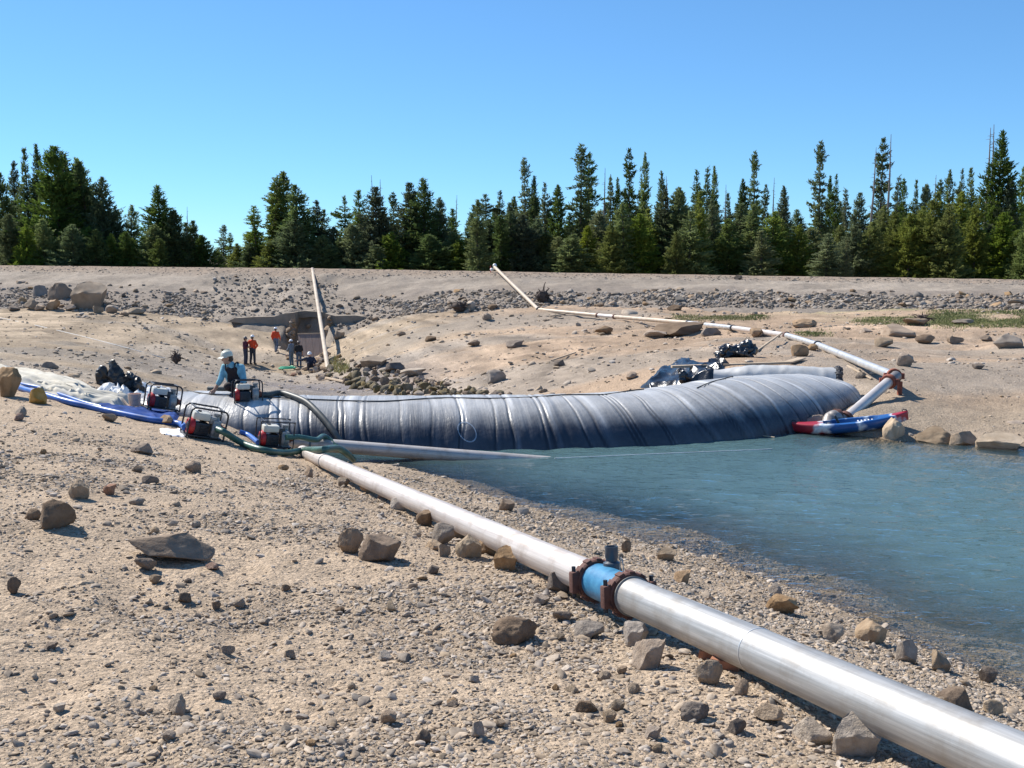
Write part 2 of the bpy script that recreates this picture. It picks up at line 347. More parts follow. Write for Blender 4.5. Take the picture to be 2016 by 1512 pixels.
def ground_material():
    m = bpy.data.materials.new('soil'); m.use_nodes = True; nt = m.node_tree; b = nt.nodes['Principled BSDF']
    b.inputs['Roughness'].default_value = .95; b.inputs['Specular IOR Level'].default_value = .15
    a = nd(nt, 'ShaderNodeAttribute', attribute_name='tint'); tc = nd(nt, 'ShaderNodeTexCoord')
    n1 = nd(nt, 'ShaderNodeTexNoise', Scale=1.7, Detail=8, Roughness=.7); n2 = nd(nt, 'ShaderNodeTexNoise', Scale=38., Detail=5, Roughness=.75)
    vo = nd(nt, 'ShaderNodeTexVoronoi', Scale=55.); vo2 = nd(nt, 'ShaderNodeTexVoronoi', Scale=16.)
    for n in (n1, n2, vo, vo2): lk(nt, tc.outputs['Object'], n.inputs['Vector'])
    r1 = nd(nt, 'ShaderNodeMapRange'); r1.inputs['From Min'].default_value = .3; r1.inputs['From Max'].default_value = .7; r1.inputs['To Min'].default_value = .8; r1.inputs['To Max'].default_value = 1.16
    r2 = nd(nt, 'ShaderNodeMapRange'); r2.inputs['From Min'].default_value = .25; r2.inputs['From Max'].default_value = .75; r2.inputs['To Min'].default_value = .68; r2.inputs['To Max'].default_value = 1.3
    lk(nt, n1.outputs['Fac'], r1.inputs['Value']); lk(nt, n2.outputs['Fac'], r2.inputs['Value'])
    mu = nd(nt, 'ShaderNodeMath', operation='MULTIPLY'); lk(nt, r1.outputs[0], mu.inputs[0]); lk(nt, r2.outputs[0], mu.inputs[1])
    # grains of differing colour
    gs = nd(nt, 'ShaderNodeSeparateColor'); lk(nt, vo.outputs['Color'], gs.inputs[0])
    r3 = nd(nt, 'ShaderNodeMapRange'); r3.inputs['To Min'].default_value = .78; r3.inputs['To Max'].default_value = 1.2; lk(nt, gs.outputs[0], r3.inputs['Value'])
    mu2 = nd(nt, 'ShaderNodeMath', operation='MULTIPLY'); lk(nt, mu.outputs[0], mu2.inputs[0]); lk(nt, r3.outputs[0], mu2.inputs[1])
    vm = nd(nt, 'ShaderNodeVectorMath', operation='SCALE'); lk(nt, a.outputs['Color'], vm.inputs[0]); lk(nt, mu2.outputs[0], vm.inputs['Scale'])
    lk(nt, vm.outputs[0], b.inputs['Base Color'])
    ad = nd(nt, 'ShaderNodeMath', operation='MULTIPLY_ADD'); ad.inputs[1].default_value = -.6; lk(nt, vo.outputs['Distance'], ad.inputs[0]); lk(nt, n2.outputs['Fac'], ad.inputs[2])
    ad2 = nd(nt, 'ShaderNodeMath', operation='MULTIPLY_ADD'); ad2.inputs[1].default_value = -.8; lk(nt, vo2.outputs['Distance'], ad2.inputs[0]); lk(nt, ad.outputs[0], ad2.inputs[2])
    bp = nd(nt, 'ShaderNodeBump'); bp.inputs['Strength'].default_value = .8; bp.inputs['Distance'].default_value = .02; lk(nt, ad2.outputs[0], bp.inputs['Height'])
    n3 = nd(nt, 'ShaderNodeTexNoise', Scale=2.4, Detail=7, Roughness=.7); lk(nt, tc.outputs['Object'], n3.inputs['Vector'])
    bp2 = nd(nt, 'ShaderNodeBump'); bp2.inputs['Strength'].default_value = .7; bp2.inputs['Distance'].default_value = .14; lk(nt, n3.outputs['Fac'], bp2.inputs['Height']); lk(nt, bp.outputs[0], bp2.inputs['Normal'])
    lk(nt, bp2.outputs[0], b.inputs['Normal'])
    return m
SOIL = ground_material(); me.materials.append(SOIL)
tag(link('ground', me), kind='structure')

# ================================================================== THE BLADDER DAM (path, so that the pool can stop under it)
#        column, depth, centre z, half width, half height
BL = [(268, 20.9, .80, .35, .05), (300, 20.7, .74, .55, .13), (340, 20.6, .66, .75, .22), (390, 20.5, .54, .95, .36), (450, 20.5, .33, 1.15, .57), (520, 20.5, .08, 1.32, .80), (600, 20.6, -.17, 1.45, 1.0), (700, 20.7, -.3, 1.52, 1.1),
      (900, 20.85, -.35, 1.55, 1.14), (1080, 21.0, -.35, 1.55, 1.14), (1220, 21.3, -.33, 1.55, 1.13), (1330, 21.75, -.27, 1.55, 1.13), (1410, 22.25, -.19, 1.55, 1.13), (1480, 22.85, -.08, 1.5, 1.04), (1545, 23.5, .05, 1.36, .88), (1595, 24.05, .13, 1.2, .75),
      (1628, 24.4, .17, 1.04, .63), (1644, 24.55, .19, .8, .5), (1651, 24.62, .2, .35, .24)]
_bp = spline([(XU(u, d), d, zc) for u, d, zc, a, b in BL], 10)
_bk = np.arange(len(_bp)) / 10.
_bw = np.interp(_bk, np.arange(len(BL)), [b[3] for b in BL]); _bh = np.interp(_bk, np.arange(len(BL)), [b[4] for b in BL])
_bu = np.interp(_bk, np.arange(len(BL)), [b[0] for b in BL])
_bpa = np.array([tuple(p) for p in _bp])
_bt = np.gradient(_bpa, axis=0); _bt[:, 2] = 0; _bt /= np.linalg.norm(_bt, axis=1)[:, None]
_bf = np.stack([_bt[:, 1], -_bt[:, 0], 0 * _bt[:, 0]], 1)         # towards the pool
_bs = np.concatenate([[0], np.cumsum(np.linalg.norm(np.diff(_bpa, axis=0), axis=1))])
_br = np.random.default_rng(12); _bc = np.cumsum(.06 + .62 * _br.random(90) ** 2.0); _bwd = .016 + .085 * _br.random(90) ** 1.6; _bst = .2 + .8 * _br.random(90) ** 1.3
_bq = np.linspace(-1, 20, 8000); _bl, _bd = np.zeros(8000), np.zeros(8000)
for c0_, w0_, k0_ in zip(_bc, _bwd, _bst):
    _bl = np.maximum(_bl, k0_ * np.clip(1.25 - np.abs(_bq - c0_) / w0_, 0, 1) * (.55 + .45 * (_bq > c0_)))
    _bd = np.minimum(_bd, -k0_ * np.exp(-((_bq - c0_ + w0_ * 1.1) / .022) ** 2))
def warp(s, a): return .09 * noise2(s * .9, a * 1.1, 79) + .035 * noise2(s * 2.6, a * 2.4, 80)      # no fold runs quite square to the tube
def bands(q): return np.interp(q, _bq, _bl), np.interp(q, _bq, _bd)      # pale weld bands and the crease beside each
def bl_at(s, a, off=0.0):
    s = np.asarray(s, float); a = np.asarray(a, float)
    c = np.stack([np.interp(s, _bs, _bpa[:, i]) for i in range(3)], -1)
    f = np.stack([np.interp(s, _bs, _bf[:, i]) for i in range(3)], -1)
    w, h = np.interp(s, _bs, _bw), np.interp(s, _bs, _bh)
    slant = .30 * np.sin(a) * smooth(4, 9, s)
    q = s + slant + warp(s, a)
    wr = .008 * noise2(q * 2.2, a * .4, 71) + .009 * np.abs(noise2(q * 4.5, a * .35, 72)) - .014 * np.exp(-((noise2(q * 1.15, a * .12, 74)) / .06) ** 2)
    wr = wr + .016 * np.minimum(bands(q)[1], 0)
    lw = smooth(2.4, 0, s)                            # slack folds at the flat left end
    rw = smooth(_bs[-1] - 2.0, _bs[-1], s)
    wr = wr + lw * (.05 * noise2(q * 3.2 + a, a * 1.5, 75) + .03 * noise2(q * 7, a * 3, 76)) + rw * .05 * noise2(q * 1.5, a * 2.6, 77)
    ca, sa = np.cos(a), np.sin(a)
    pw = lambda t, e: np.sign(t) * np.abs(t) ** e
    x = (w * (1 + wr) + off) * pw(ca, .92); z = (h * (1 + wr) + wr * .5 * lw + off) * pw(sa, .92)
    p = c + f * x[..., None]; p[..., 2] += z
    return p
def bl_s(u): return float(np.interp(u, _bu, _bs))
ns, na = 1300, 72
S_, A_ = np.meshgrid(np.linspace(0, _bs[-1], ns), np.linspace(0, 2 * math.pi, na, endpoint=False), indexing='ij')
Vb = bl_at(S_, A_)
fb = grid_faces(ns, na, True)
me = np_mesh('bladder', Vb.reshape(-1, 3), fb[:, ::-1])
attr(me, 's', S_.ravel() + .30 * (np.sin(A_) * smooth(4, 9, S_)).ravel()); attr(me, 'a', np.sin(A_).ravel())
_q = S_ + .30 * np.sin(A_) * smooth(4, 9, S_) + warp(S_, A_); _b = bands(_q); attr(me, 'band', (_b[0] * (.65 + .5 * noise2(S_ * 2, A_ * 3, 78)) + _b[1] * .8).ravel())
def bladder_material():
    m = bpy.data.materials.new('bladder_fabric'); m.use_nodes = True; nt = m.node_tree; b = nt.nodes['Principled BSDF']
    s = nd(nt, 'ShaderNodeAttribute', attribute_name='s'); a = nd(nt, 'ShaderNodeAttribute', attribute_name='a'); tc = nd(nt, 'ShaderNodeTexCoord')
    cv = nd(nt, 'ShaderNodeCombineXYZ'); lk(nt, s.outputs['Fac'], cv.inputs[0]); 
    sc = nd(nt, 'ShaderNodeMath', operation='MULTIPLY'); sc.inputs[1].default_value = .16; lk(nt, a.outputs['Fac'], sc.inputs[0]); lk(nt, sc.outputs[0], cv.inputs[1])
    def streak(scale, lo, hi, det=3):
        n = nd(nt, 'ShaderNodeTexNoise', Scale=scale, Detail=det, Roughness=.6); lk(nt, cv.outputs[0], n.inputs['Vector'])
        r = nd(nt, 'ShaderNodeMapRange'); r.inputs['From Min'].default_value = lo; r.inputs['From Max'].default_value = hi; lk(nt, n.outputs['Fac'], r.inputs['Value']); return r.outputs[0]
    s1, s2, s0 = streak(1.3, .50, .66), streak(4.6, .55, .72), streak(.55, .4, .62, 1)
    n3 = nd(nt, 'ShaderNodeTexNoise', Scale=2.2, Detail=7, Roughness=.7); lk(nt, tc.outputs['Object'], n3.inputs['Vector'])
    r3 = nd(nt, 'ShaderNodeMapRange'); r3.inputs['From Min'].default_value = .35; r3.inputs['From Max'].default_value = .7; lk(nt, n3.outputs['Fac'], r3.inputs['Value'])
    # wet fabric with shade painted in below, bleached dust with sunlight painted in above
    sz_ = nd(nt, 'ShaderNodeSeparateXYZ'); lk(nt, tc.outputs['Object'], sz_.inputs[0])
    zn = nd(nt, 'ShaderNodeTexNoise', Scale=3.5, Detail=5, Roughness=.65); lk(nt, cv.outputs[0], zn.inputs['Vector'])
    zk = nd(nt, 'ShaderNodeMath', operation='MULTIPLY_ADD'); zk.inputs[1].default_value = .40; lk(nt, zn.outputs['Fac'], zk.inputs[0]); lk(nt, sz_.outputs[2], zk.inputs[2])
    lit_dry = nd(nt, 'ShaderNodeMapRange'); lit_dry.inputs['From Min'].default_value = .53; lit_dry.inputs['From Max'].default_value = .90; lk(nt, zk.outputs[0], lit_dry.inputs['Value'])
    def mad(x, w, y):
        q = nd(nt, 'ShaderNodeMath', operation='MULTIPLY_ADD', use_clamp=True); q.inputs[1].default_value = w; lk(nt, x, q.inputs[0])
        if isinstance(y, float): q.inputs[2].default_value = y
        else: lk(nt, y, q.inputs[2])
        return q.outputs[0]
    bn = nd(nt, 'ShaderNodeAttribute', attribute_name='band')
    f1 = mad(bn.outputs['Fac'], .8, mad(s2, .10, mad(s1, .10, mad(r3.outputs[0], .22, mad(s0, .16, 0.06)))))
    def mixc(f, c1, c2):
        q = nd(nt, 'ShaderNodeMix', data_type='RGBA'); lk(nt, f, q.inputs[0])
        for i_, c_ in ((6, c1), (7, c2)):
            if isinstance(c_, tuple): q.inputs[i_].default_value = (*c_, 1)
            else: lk(nt, c_, q.inputs[i_])
        return q.outputs[2]
    lk(nt, mixc(lit_dry.outputs[0], mixc(f1, (.009, .012, .022), (.095, .11, .14)), mixc(f1, (.26, .255, .245), (.78, .77, .75))), b.inputs['Base Color'])
    b.inputs['Roughness'].default_value = .38; b.inputs['Specular IOR Level'].default_value = .55
    n4 = nd(nt, 'ShaderNodeTexNoise', Scale=9., Detail=6, Roughness=.65); lk(nt, cv.outputs[0], n4.inputs['Vector'])
    n5 = nd(nt, 'ShaderNodeTexNoise', Scale=14., Detail=4); lk(nt, tc.outputs['Object'], n5.inputs['Vector'])
    ad = nd(nt, 'ShaderNodeMath', operation='MULTIPLY_ADD'); ad.inputs[1].default_value = .4; lk(nt, n5.outputs['Fac'], ad.inputs[0]); lk(nt, n4.outputs['Fac'], ad.inputs[2])
    bp = nd(nt, 'ShaderNodeBump'); bp.inputs['Strength'].default_value = .55; bp.inputs['Distance'].default_value = .03; lk(nt, ad.outputs[0], bp.inputs['Height']); lk(nt, bp.outputs[0], b.inputs['Normal'])
    return m
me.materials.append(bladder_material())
bladder = tag(link('water_bladder', me), 'long dark grey water-filled tube dam lying across the pool, dust and painted sunlight on top', 'inflatable dam')

# ================================================================== WATER
poly = [(-5.6, 20.5), (-3, 20.65), (0, 20.85), (2.2, 21.25), (4.2, 22.25), (5.6, 23.4), (7.0, 24.3), (9.5, 23.2), (14, 22), (22, 21), (34, 20.4), (60, 12), (60, -30), (12, -30), (6.8, -6), (3.6, 2.4), (1.1, 7), (-.9, 11.5), (-2.9, 15.5), (-5.6, 18)]
def inside(x, y, pg):
    r = np.zeros(x.shape, bool); j = len(pg) - 1
    for i in range(len(pg)):
        xi, yi = pg[i]; xj, yj = pg[j]
        r ^= ((yi > y) != (yj > y)) & (x < (xj - xi) * (y - yi) / (yj - yi + 1e-12) + xi); j = i
    return r
gx = np.concatenate([np.arange(-6, 13, .075), np.arange(13, 61, 1.)]); gy = np.concatenate([np.arange(-30, 4, 1.), np.arange(4, 25.2, .045)])
GX, GY = np.meshgrid(gx, gy, indexing='ij')
fcs = grid_faces(len(gx), len(gy))
vx = np.stack([GX, GY, 0 * GX], -1).reshape(-1, 3)
cen = vx[fcs].mean(1)
keep = inside(cen[:, 0], cen[:, 1], poly)
fcs = fcs[keep]; used, inv = np.unique(fcs, return_inverse=True)
vx = vx[used]; fcs = inv.reshape(-1, 4)
_wx, _wy = vx[:, 0] * .97 - vx[:, 1] * .21, vx[:, 0] * .21 + vx[:, 1] * .97                      # wind ripples, real height
_gust = .55 + .45 * smooth(.3, .7, .5 + .5 * fbm2(vx[:, 0] * .22, vx[:, 1] * .35, 141, 2))
vx[:, 2] = _gust * smooth(13.5, 12, vx[:, 0]) * (.015 * noise2(_wx * .7, _wy * 1.5, 142) + .016 * noise2(_wx * 1.7, _wy * 3.4, 143) + .018 * noise2(_wx * 3.4, _wy * 6.2, 144))
me = np_mesh('water', vx, fcs[:, ::-1])
if me.polygons[0].normal.z < 0: me.flip_normals()
attr(me, 'depth', np.clip(-hz(vx[:, 0], vx[:, 1]), 0, 3))
def water_material():
    m = bpy.data.materials.new('lake_water'); m.use_nodes = True; nt = m.node_tree; nt.nodes.clear()
    out = nd(nt, 'ShaderNodeOutputMaterial'); at = nd(nt, 'ShaderNodeAttribute', attribute_name='depth'); tc = nd(nt, 'ShaderNodeTexCoord')
    mp = nd(nt, 'ShaderNodeMapping'); mp.inputs['Scale'].default_value = (.6, 1.4, 1); mp.inputs['Rotation'].default_value = (0, 0, R(12)); lk(nt, tc.outputs['Object'], mp.inputs[0])
    hs = None
    for sc, w in ((9., 1.0), (21, .4)):
        n = nd(nt, 'ShaderNodeTexNoise', Scale=sc, Detail=3, Roughness=.5, Distortion=.4); lk(nt, mp.outputs[0], n.inputs['Vector'])
        k = nd(nt, 'ShaderNodeMath', operation='MULTIPLY_ADD'); k.inputs[1].default_value = w; lk(nt, n.outputs['Fac'], k.inputs[0])
        if hs: lk(nt, hs, k.inputs[2])
        else: k.inputs[2].default_value = 0
        hs = k.outputs[0]
    bp = nd(nt, 'ShaderNodeBump'); bp.inputs['Strength'].default_value = 1; bp.inputs['Distance'].default_value = .03; lk(nt, hs, bp.inputs['Height'])
    # how much of the bed the murk lets through
    mu = nd(nt, 'ShaderNodeMath', operation='MULTIPLY'); mu.inputs[1].default_value = -1.6; lk(nt, at.outputs['Fac'], mu.inputs[0])
    ex = nd(nt, 'ShaderNodeMath', operation='EXPONENT'); lk(nt, mu.outputs[0], ex.inputs[0])
    tr = nd(nt, 'ShaderNodeBsdfTransparent'); tr.inputs[0].default_value = (.93, .93, .90, 1)
    df = nd(nt, 'ShaderNodeBsdfDiffuse'); df.inputs[0].default_value = (.088, .160, .172, 1)
    m1 = nd(nt, 'ShaderNodeMixShader'); lk(nt, ex.outputs[0], m1.inputs[0]); lk(nt, df.outputs[0], m1.inputs[1]); lk(nt, tr.outputs[0], m1.inputs[2])
    gl = nd(nt, 'ShaderNodeBsdfGlossy'); gl.inputs['Roughness'].default_value = .025; lk(nt, bp.outputs[0], gl.inputs['Normal'])
    fr = nd(nt, 'ShaderNodeFresnel'); fr.inputs['IOR'].default_value = 1.33; lk(nt, bp.outputs[0], fr.inputs['Normal'])
    m2 = nd(nt, 'ShaderNodeMixShader'); lk(nt, fr.outputs[0], m2.inputs[0]); lk(nt, m1.outputs[0], m2.inputs[1]); lk(nt, gl.outputs[0], m2.inputs[2])
    lk(nt, m2.outputs[0], out.inputs[0])
    return m
me.materials.append(water_material())
tag(link('water', me), kind='structure')

# ================================================================== ROCKS
def ico(sub):
    bm = bmesh.new(); bmesh.ops.create_icosphere(bm, subdivisions=sub, radius=1)
    bm.verts.ensure_lookup_table(); v = np.array([tuple(w.co) for w in bm.verts]); f = np.array([[w.index for w in q.verts] for q in bm.faces]); bm.free()
    return v, f
_ICO = {k: ico(k) for k in (1, 2, 3, 4)}
def rock_shape(seed, sub, planes=11, cut=.62, rough=.05):
    v, f = _ICO[sub]; v = v.copy(); r = np.random.default_rng(seed)
    for k in range(planes):
        n = r.normal(size=3); n /= np.linalg.norm(n); d = cut + r.random() * (1 - cut) * .85
        e = v @ n - d; v = v - np.clip(e, 0, None)[:, None] * n[None] * .96
    q = v * 1.6 + seed
    ns_ = noise3(q[:, 0], q[:, 1], q[:, 2], seed) * rough * 1.6 + noise3(q[:, 0] * 3, q[:, 1] * 3, q[:, 2] * 3, seed + 1) * rough * 1.0 + noise3(q[:, 0] * 8, q[:, 1] * 8, q[:, 2] * 8, seed + 2) * rough * .55
    v = v * (1 + ns_)[:, None]
    lo, hi = v.min(0), v.max(0)
    return (v - (lo + hi) / 2) / (hi - lo), f
def rock_material(name, c1, c2, rand=.2, bump=.8):
    m = material(name, c1, rough=.9, col2=c2, nscale=2.6, bump=bump, bscale=7, rand=rand, spec=.2, detail=9, bdist=.017)
    return m
RM = {'tan': rock_material('rock_tan', (.215, .15, .10), (.38, .285, .20)), 'grey': rock_material('rock_grey', (.205, .16, .12), (.35, .285, .22)), 'dark': rock_material('rock_dark', (.135, .10, .075), (.255, .195, .145)),
      'pale': rock_material('rock_pale', (.29, .23, .17), (.47, .39, .305)), 'ochre': rock_material('rock_ochre', (.33, .20, .09), (.42, .30, .17)), 'red': rock_material('rock_red', (.22, .12, .085), (.32, .21, .15)), 'moss': rock_material('rock_moss', (.105, .083, .047), (.22, .18, .115))}
RSH = {}
def rock_mesh(var, mat, sub=3):
    k = (var, mat, sub)
    if k not in RSH:
        v, f = rock_shape(100 + var, sub, planes=15 + var % 7, cut=.26 + .055 * (var % 6), rough=.040 + .016 * (var % 3))
        RSH[k] = np_mesh('rock', v, f, RM[mat], sharp=38)
    return RSH[k]
_rk = [0]
def rock(u, v, w, h, label, mat='grey', var=None, dep=.8, group=None, name='rock', yaw=None, z=None, cat='rock', sink=.19, parent=None, tilt=0.0, d0=0.0, sub=3):
    _rk[0] += 1
    if var is None: var = _rk[0] % 24
    p = P(u, v, z=z) if z is not None else G(u, v, d0)
    k = p.y / F; W, Hh = w * k, h * k * 1.06 / (1 - sink)
    p.y += W * dep * .38; p.x = XU(u, p.y)
    zz = hz1(p.x, p.y) if z is None else z
    o = link(name, rock_mesh(var, mat, 4 if sub == 3 and w > 38 else sub), parent, (p.x, p.y, zz + Hh * (.5 - sink)), (0, tilt, random.uniform(-.35, .35) if yaw is None else yaw), (W, W * dep, Hh))
    if parent is None: tag(o, label, cat, group)
    return o
FG = [  # column, row of the foot, width, height, label, stone
 (93, 1043, 74, 54, 'dark rounded boulder on the sand at the left edge, with a smaller stone behind it', 'dark', 3),
 (46, 1022, 32, 22, 'small brown stone half hidden behind the dark rounded boulder', 'dark', 5),
 (268, 1124, 44, 26, 'small dark stone propping the left end of the long slab rock', 'dark', 8),
 (404, 1122, 34, 14, 'thin reddish stone propping the right tip of the long slab rock', 'red', 9),
 (742, 1108, 88, 54, 'dark wedge-shaped rock on the gravel, its steep side to the right', 'dark', 10),
 (684, 1090, 50, 50, 'brown rock leaning against the left end of the dark wedge-shaped rock', 'tan', 1),
 (325, 1404, 46, 40, 'round pale stone alone on the sand in the lower left', 'pale', 2),
 (1287, 1317, 68, 62, 'large rounded grey-tan stone standing in front of the aluminium pipe', 'tan', 7),
 (1258, 1272, 52, 46, 'grey stone just behind the large rounded stone by the pipe', 'grey', 4),
 (1012, 1270, 94, 46, 'broad low dark rock in the gravel below the blue pipe fitting', 'dark', 11),
 (1104, 1170, 54, 42, 'dark rounded stone beside the pipe, left of the blue fitting', 'dark', 6),
 (1143, 1180, 38, 36, 'smaller brown stone touching the dark stone beside the blue fitting', 'tan', 12),
 (997, 1124, 52, 46, 'blocky tan stone with a bright flat top next to the pipe', 'tan', 13),
 (908, 1062, 66, 40, 'large tan stone with an orange-stained top resting against the pipe', 'tan', 14),
 (870, 1072, 46, 40, 'grey stone leaning on the large orange-stained stone by the pipe', 'grey', 15),
 (920, 1100, 54, 42, 'pale boulder-like stone in the row of stones along the pipe', 'pale', 16),
 (958, 1092, 46, 38, 'brown stone behind the pale stone in the row along the pipe', 'tan', 17),
 (852, 1082, 42, 18, 'flat ochre stone lying in front of the row along the pipe', 'ochre', 18),
 (872, 1096, 26, 26, 'small blocky grey stone right of the flat ochre stone', 'grey', 19),
 (834, 1036, 38, 30, 'dark brown stone left of the large orange-stained stone', 'dark', 20),
 (856, 1024, 46, 26, 'dark rounded stone pressed under the side of the pale pipe', 'dark', 21),
 (783, 1004, 38, 24, 'pale round-topped stone in the row along the pale pipe', 'pale', 22),
 (762, 986, 48, 24, 'reddish-brown stone lying against the pale pipe', 'red', 23),
 (718, 972, 36, 28, 'brown stone with a lit left face, highest up the pipe row', 'tan', 0),
 (603, 939, 22, 21, 'small upright tan stone on the gravel near the pipe end', 'tan', 2),
 (670, 958, 26, 18, 'small grey stone just left of the pale pipe', 'grey', 4),
 (1410, 1350, 56, 50, 'blocky grey stone at the foot of the pipe beside the bricks', 'grey', 1),
 (1478, 1372, 36, 32, 'small brown pointed stone right of the blocky stone by the bricks', 'tan', 5),
 (1532, 1428, 62, 36, 'low grey rock with a flat top in the gravel, lower right', 'grey', 9),
 (1712, 1494, 98, 84, 'large pale angular rock in front of the pipe at the lower right', 'pale', 13),
 (1622, 1468, 84, 42, 'flat pale slab rock left of the large angular rock', 'pale', 18),
 (1382, 1420, 62, 34, 'dark hollow-sided rock in the gravel, lower right', 'dark', 11),
 (1470, 1448, 42, 28, 'dark brown stone between the flat slab and the hollow-sided rock', 'dark', 3),
 (1297, 1458, 36, 28, 'rounded brown stone in the gravel near the lower edge', 'tan', 7),
 (1160, 1402, 44, 20, 'low dark flattened stone in the gravel, lower middle', 'dark', 21),
 (1165, 1258, 62, 30, 'grey stone with a broken face below the blue fitting', 'grey', 15),
 (1110, 1226, 42, 22, 'dark small stone above the broad low dark rock', 'dark', 8),
 (1066, 1192, 40, 20, 'low brown stone left of the dark stone by the blue fitting', 'tan', 10),
 (938, 1455, 28, 34, 'pale thin stone standing on end in the gravel, bottom centre', 'pale', 6),
 (755, 1428, 36, 26, 'brown upright stone in the gravel, bottom centre left', 'tan', 14),
 (826, 1465, 32, 26, 'dark round stone near the bottom edge', 'dark', 12),
 (750, 1302, 38, 18, 'flat pale stone at the edge of the trodden sand', 'pale', 18),
 (430, 1280, 30, 18, 'small grey pointed stone on the trodden sand', 'grey', 19),
 (203, 974, 26, 20, 'small rust-brown stone on the sand, upper left', 'red', 20),
 (140, 982, 42, 34, 'grey pyramid-shaped stone above the dark rounded boulder', 'grey', 16),
 (285, 952, 34, 16, 'low dark stone on the sand, upper left of centre', 'dark', 22),
 (370, 932, 36, 26, 'brown stone with a pale left face below the nearest pump', 'tan', 0),
 (270, 892, 44, 20, 'flat brown stone on the slope left of the nearest pump', 'tan', 17),
 (256, 994, 32, 14, 'flat grey stone on the sand right of the pyramid-shaped stone', 'grey', 23),
 (12, 782, 44, 56, 'big square brown rock holding down the canvas at the left edge', 'tan', 4),
 (68, 795, 34, 30, 'orange-tan round rock sitting on the blue hose', 'ochre', 6),
 (34, 818, 28, 18, 'small grey rock below the orange-tan round rock', 'grey', 2),
 (28, 828, 18, 14, 'small pinkish stone just below the big square rock at the left edge', 'red', 5),
 (208, 829, 30, 16, 'brown stone leaning on the blue hose', 'tan', 8),
 (320, 836, 40, 18, 'tan stone on the slope between the blue sheet and the nearest pump', 'tan', 9),
 (2, 1168, 26, 34, 'stone cut by the left picture edge, half way up the foreground', 'dark', 1),
 (998, 1006, 34, 22, 'dark wedge stone at the water edge behind the pale pipe', 'dark', 10),
 (1028, 1014, 30, 14, 'pale flat stone at the water edge behind the pale pipe', 'pale', 3),
 (1238, 1090, 22, 26, 'dark brown blocky stone behind the black riser', 'dark', 1),
 (1318, 1106, 38, 26, 'grey stone at the waterline behind the aluminium pipe, nearest the fitting', 'grey', 13),
 (1352, 1152, 34, 28, 'tan round stone between the aluminium pipe and the water', 'tan', 7),
 (1540, 1172, 28, 22, 'small round stone at the very edge of the water', 'grey', 2),
 (1554, 1212, 62, 36, 'grey-brown rock with a flat top between pipe and water', 'tan', 14),
 (1660, 1272, 46, 38, 'grey cube-like stone on the gravel between pipe and water', 'grey', 15),
 (1738, 1272, 68, 44, 'orange-tan boulder at the shallow edge of the water', 'ochre', 16),
 (1810, 1312, 48, 46, 'grey upright stone standing at the waterline', 'grey', 6),
 (1876, 1328, 46, 40, 'grey round stone at the waterline right of the upright one', 'grey', 12),
 (1978, 1352, 36, 30, 'dark small stone at the waterline near the right edge', 'dark', 4),
 (1908, 1404, 74, 40, 'dark jagged rock between pipe and water near the right edge', 'dark', 17),
 (1992, 1420, 44, 30, 'pale stone between pipe and water at the right edge', 'pale', 22),
]
for u, v, w, hh, lab, mt, vr in FG: rock(u, v, w, hh, lab, mt, vr)
# the long slab rock, resting on its two small props
p = G(318, 1112); k = p.y / F
o = link('slab_rock', rock_mesh(30, 'tan', 4), None, (XU(320, p.y + .1), p.y + .1, hz1(XU(320, p.y + .1), p.y + .1) + 24 * k), (R(4), R(7), R(6)), (176 * k, 95 * k, 62 * k))
tag(o, 'long tan slab rock tapering to the right, propped on small stones', 'rock')
# stones of the same sort, scattered singly on the foreground
LM = [(93, 1020, 'dark rounded boulder'), (318, 1090, 'long slab rock'), (720, 1085, 'dark wedge-shaped rock'), (325, 1385, 'round pale stone'), (1287, 1290, 'large rounded stone by the pipe'), (1012, 1250, 'broad low dark rock'), (1190, 1130, 'blue pipe fitting'), (1700, 1460, 'large pale angular rock'), (1382, 1405, 'dark hollow-sided rock'), (750, 1295, 'flat pale stone on the sand'),
      (430, 1270, 'small grey pointed stone'), (938, 1440, 'pale stone standing on end'), (140, 965, 'grey pyramid-shaped stone'), (370, 920, 'brown stone below the nearest pump'), (600, 900, 'end of the pale pipe'), (900, 1050, 'orange-stained stone'), (1530, 1415, 'low grey flat-topped rock'), (755, 1415, 'brown upright stone'), (1160, 1250, 'grey stone with a broken face'), (30, 1300, 'left picture edge')]
LSEEN = {}
def near_label(u, v, lead, marks, tail=('', ', next one', ', third one', ', fourth one', ', fifth one', ', sixth one')):
    m = min(marks, key=lambda q: math.hypot(q[0] - u, (q[1] - v) * 1.3)); dx, dy = u - m[0], v - m[1]
    side = ('right of' if dx > 0 else 'left of') if abs(dx) > abs(dy) else ('below' if dy > 0 else 'above')
    if m[2].startswith('left picture'): side = 'near'
    lab = '%s %s the %s' % (lead, side, m[2]); k = LSEEN.get(lab, 0); LSEEN[lab] = k + 1
    return lab + tail[min(k, len(tail) - 1)]
rs = random.Random(11)
n = 0
while n < 48:
    u, v = rs.uniform(20, 1990), rs.uniform(870, 1490)
    line = 889 + (u - 596) * .4385
    if u > 560 and v < line + 45 + (u - 560) * .06: continue
    if any(abs(u - q[0]) < q[2] * .8 and abs(v - q[1] + q[3] / 2) < q[3] for q in FG) or (220 < u < 440 and 1050 < v < 1140): continue
    if rs.random() > .25 + .75 * float(gravel_mask(np.array([G(u, v).x]), np.array([G(u, v).y]))[0]): continue
    w = rs.uniform(13, 28) * (.75 + .5 * (v - 870) / 600); mt = rs.choice(['tan', 'grey', 'grey', 'dark', 'pale'])
    rock(u, v, w, w * rs.uniform(.45, .8), near_label(u, v, ('little ' if w < 20 else 'fist-sized ') + {'tan': 'brown'}.get(mt, mt) + ' stone', LM), mt, rs.randrange(24), group='loose stones on the near bank', sub=2); n += 1

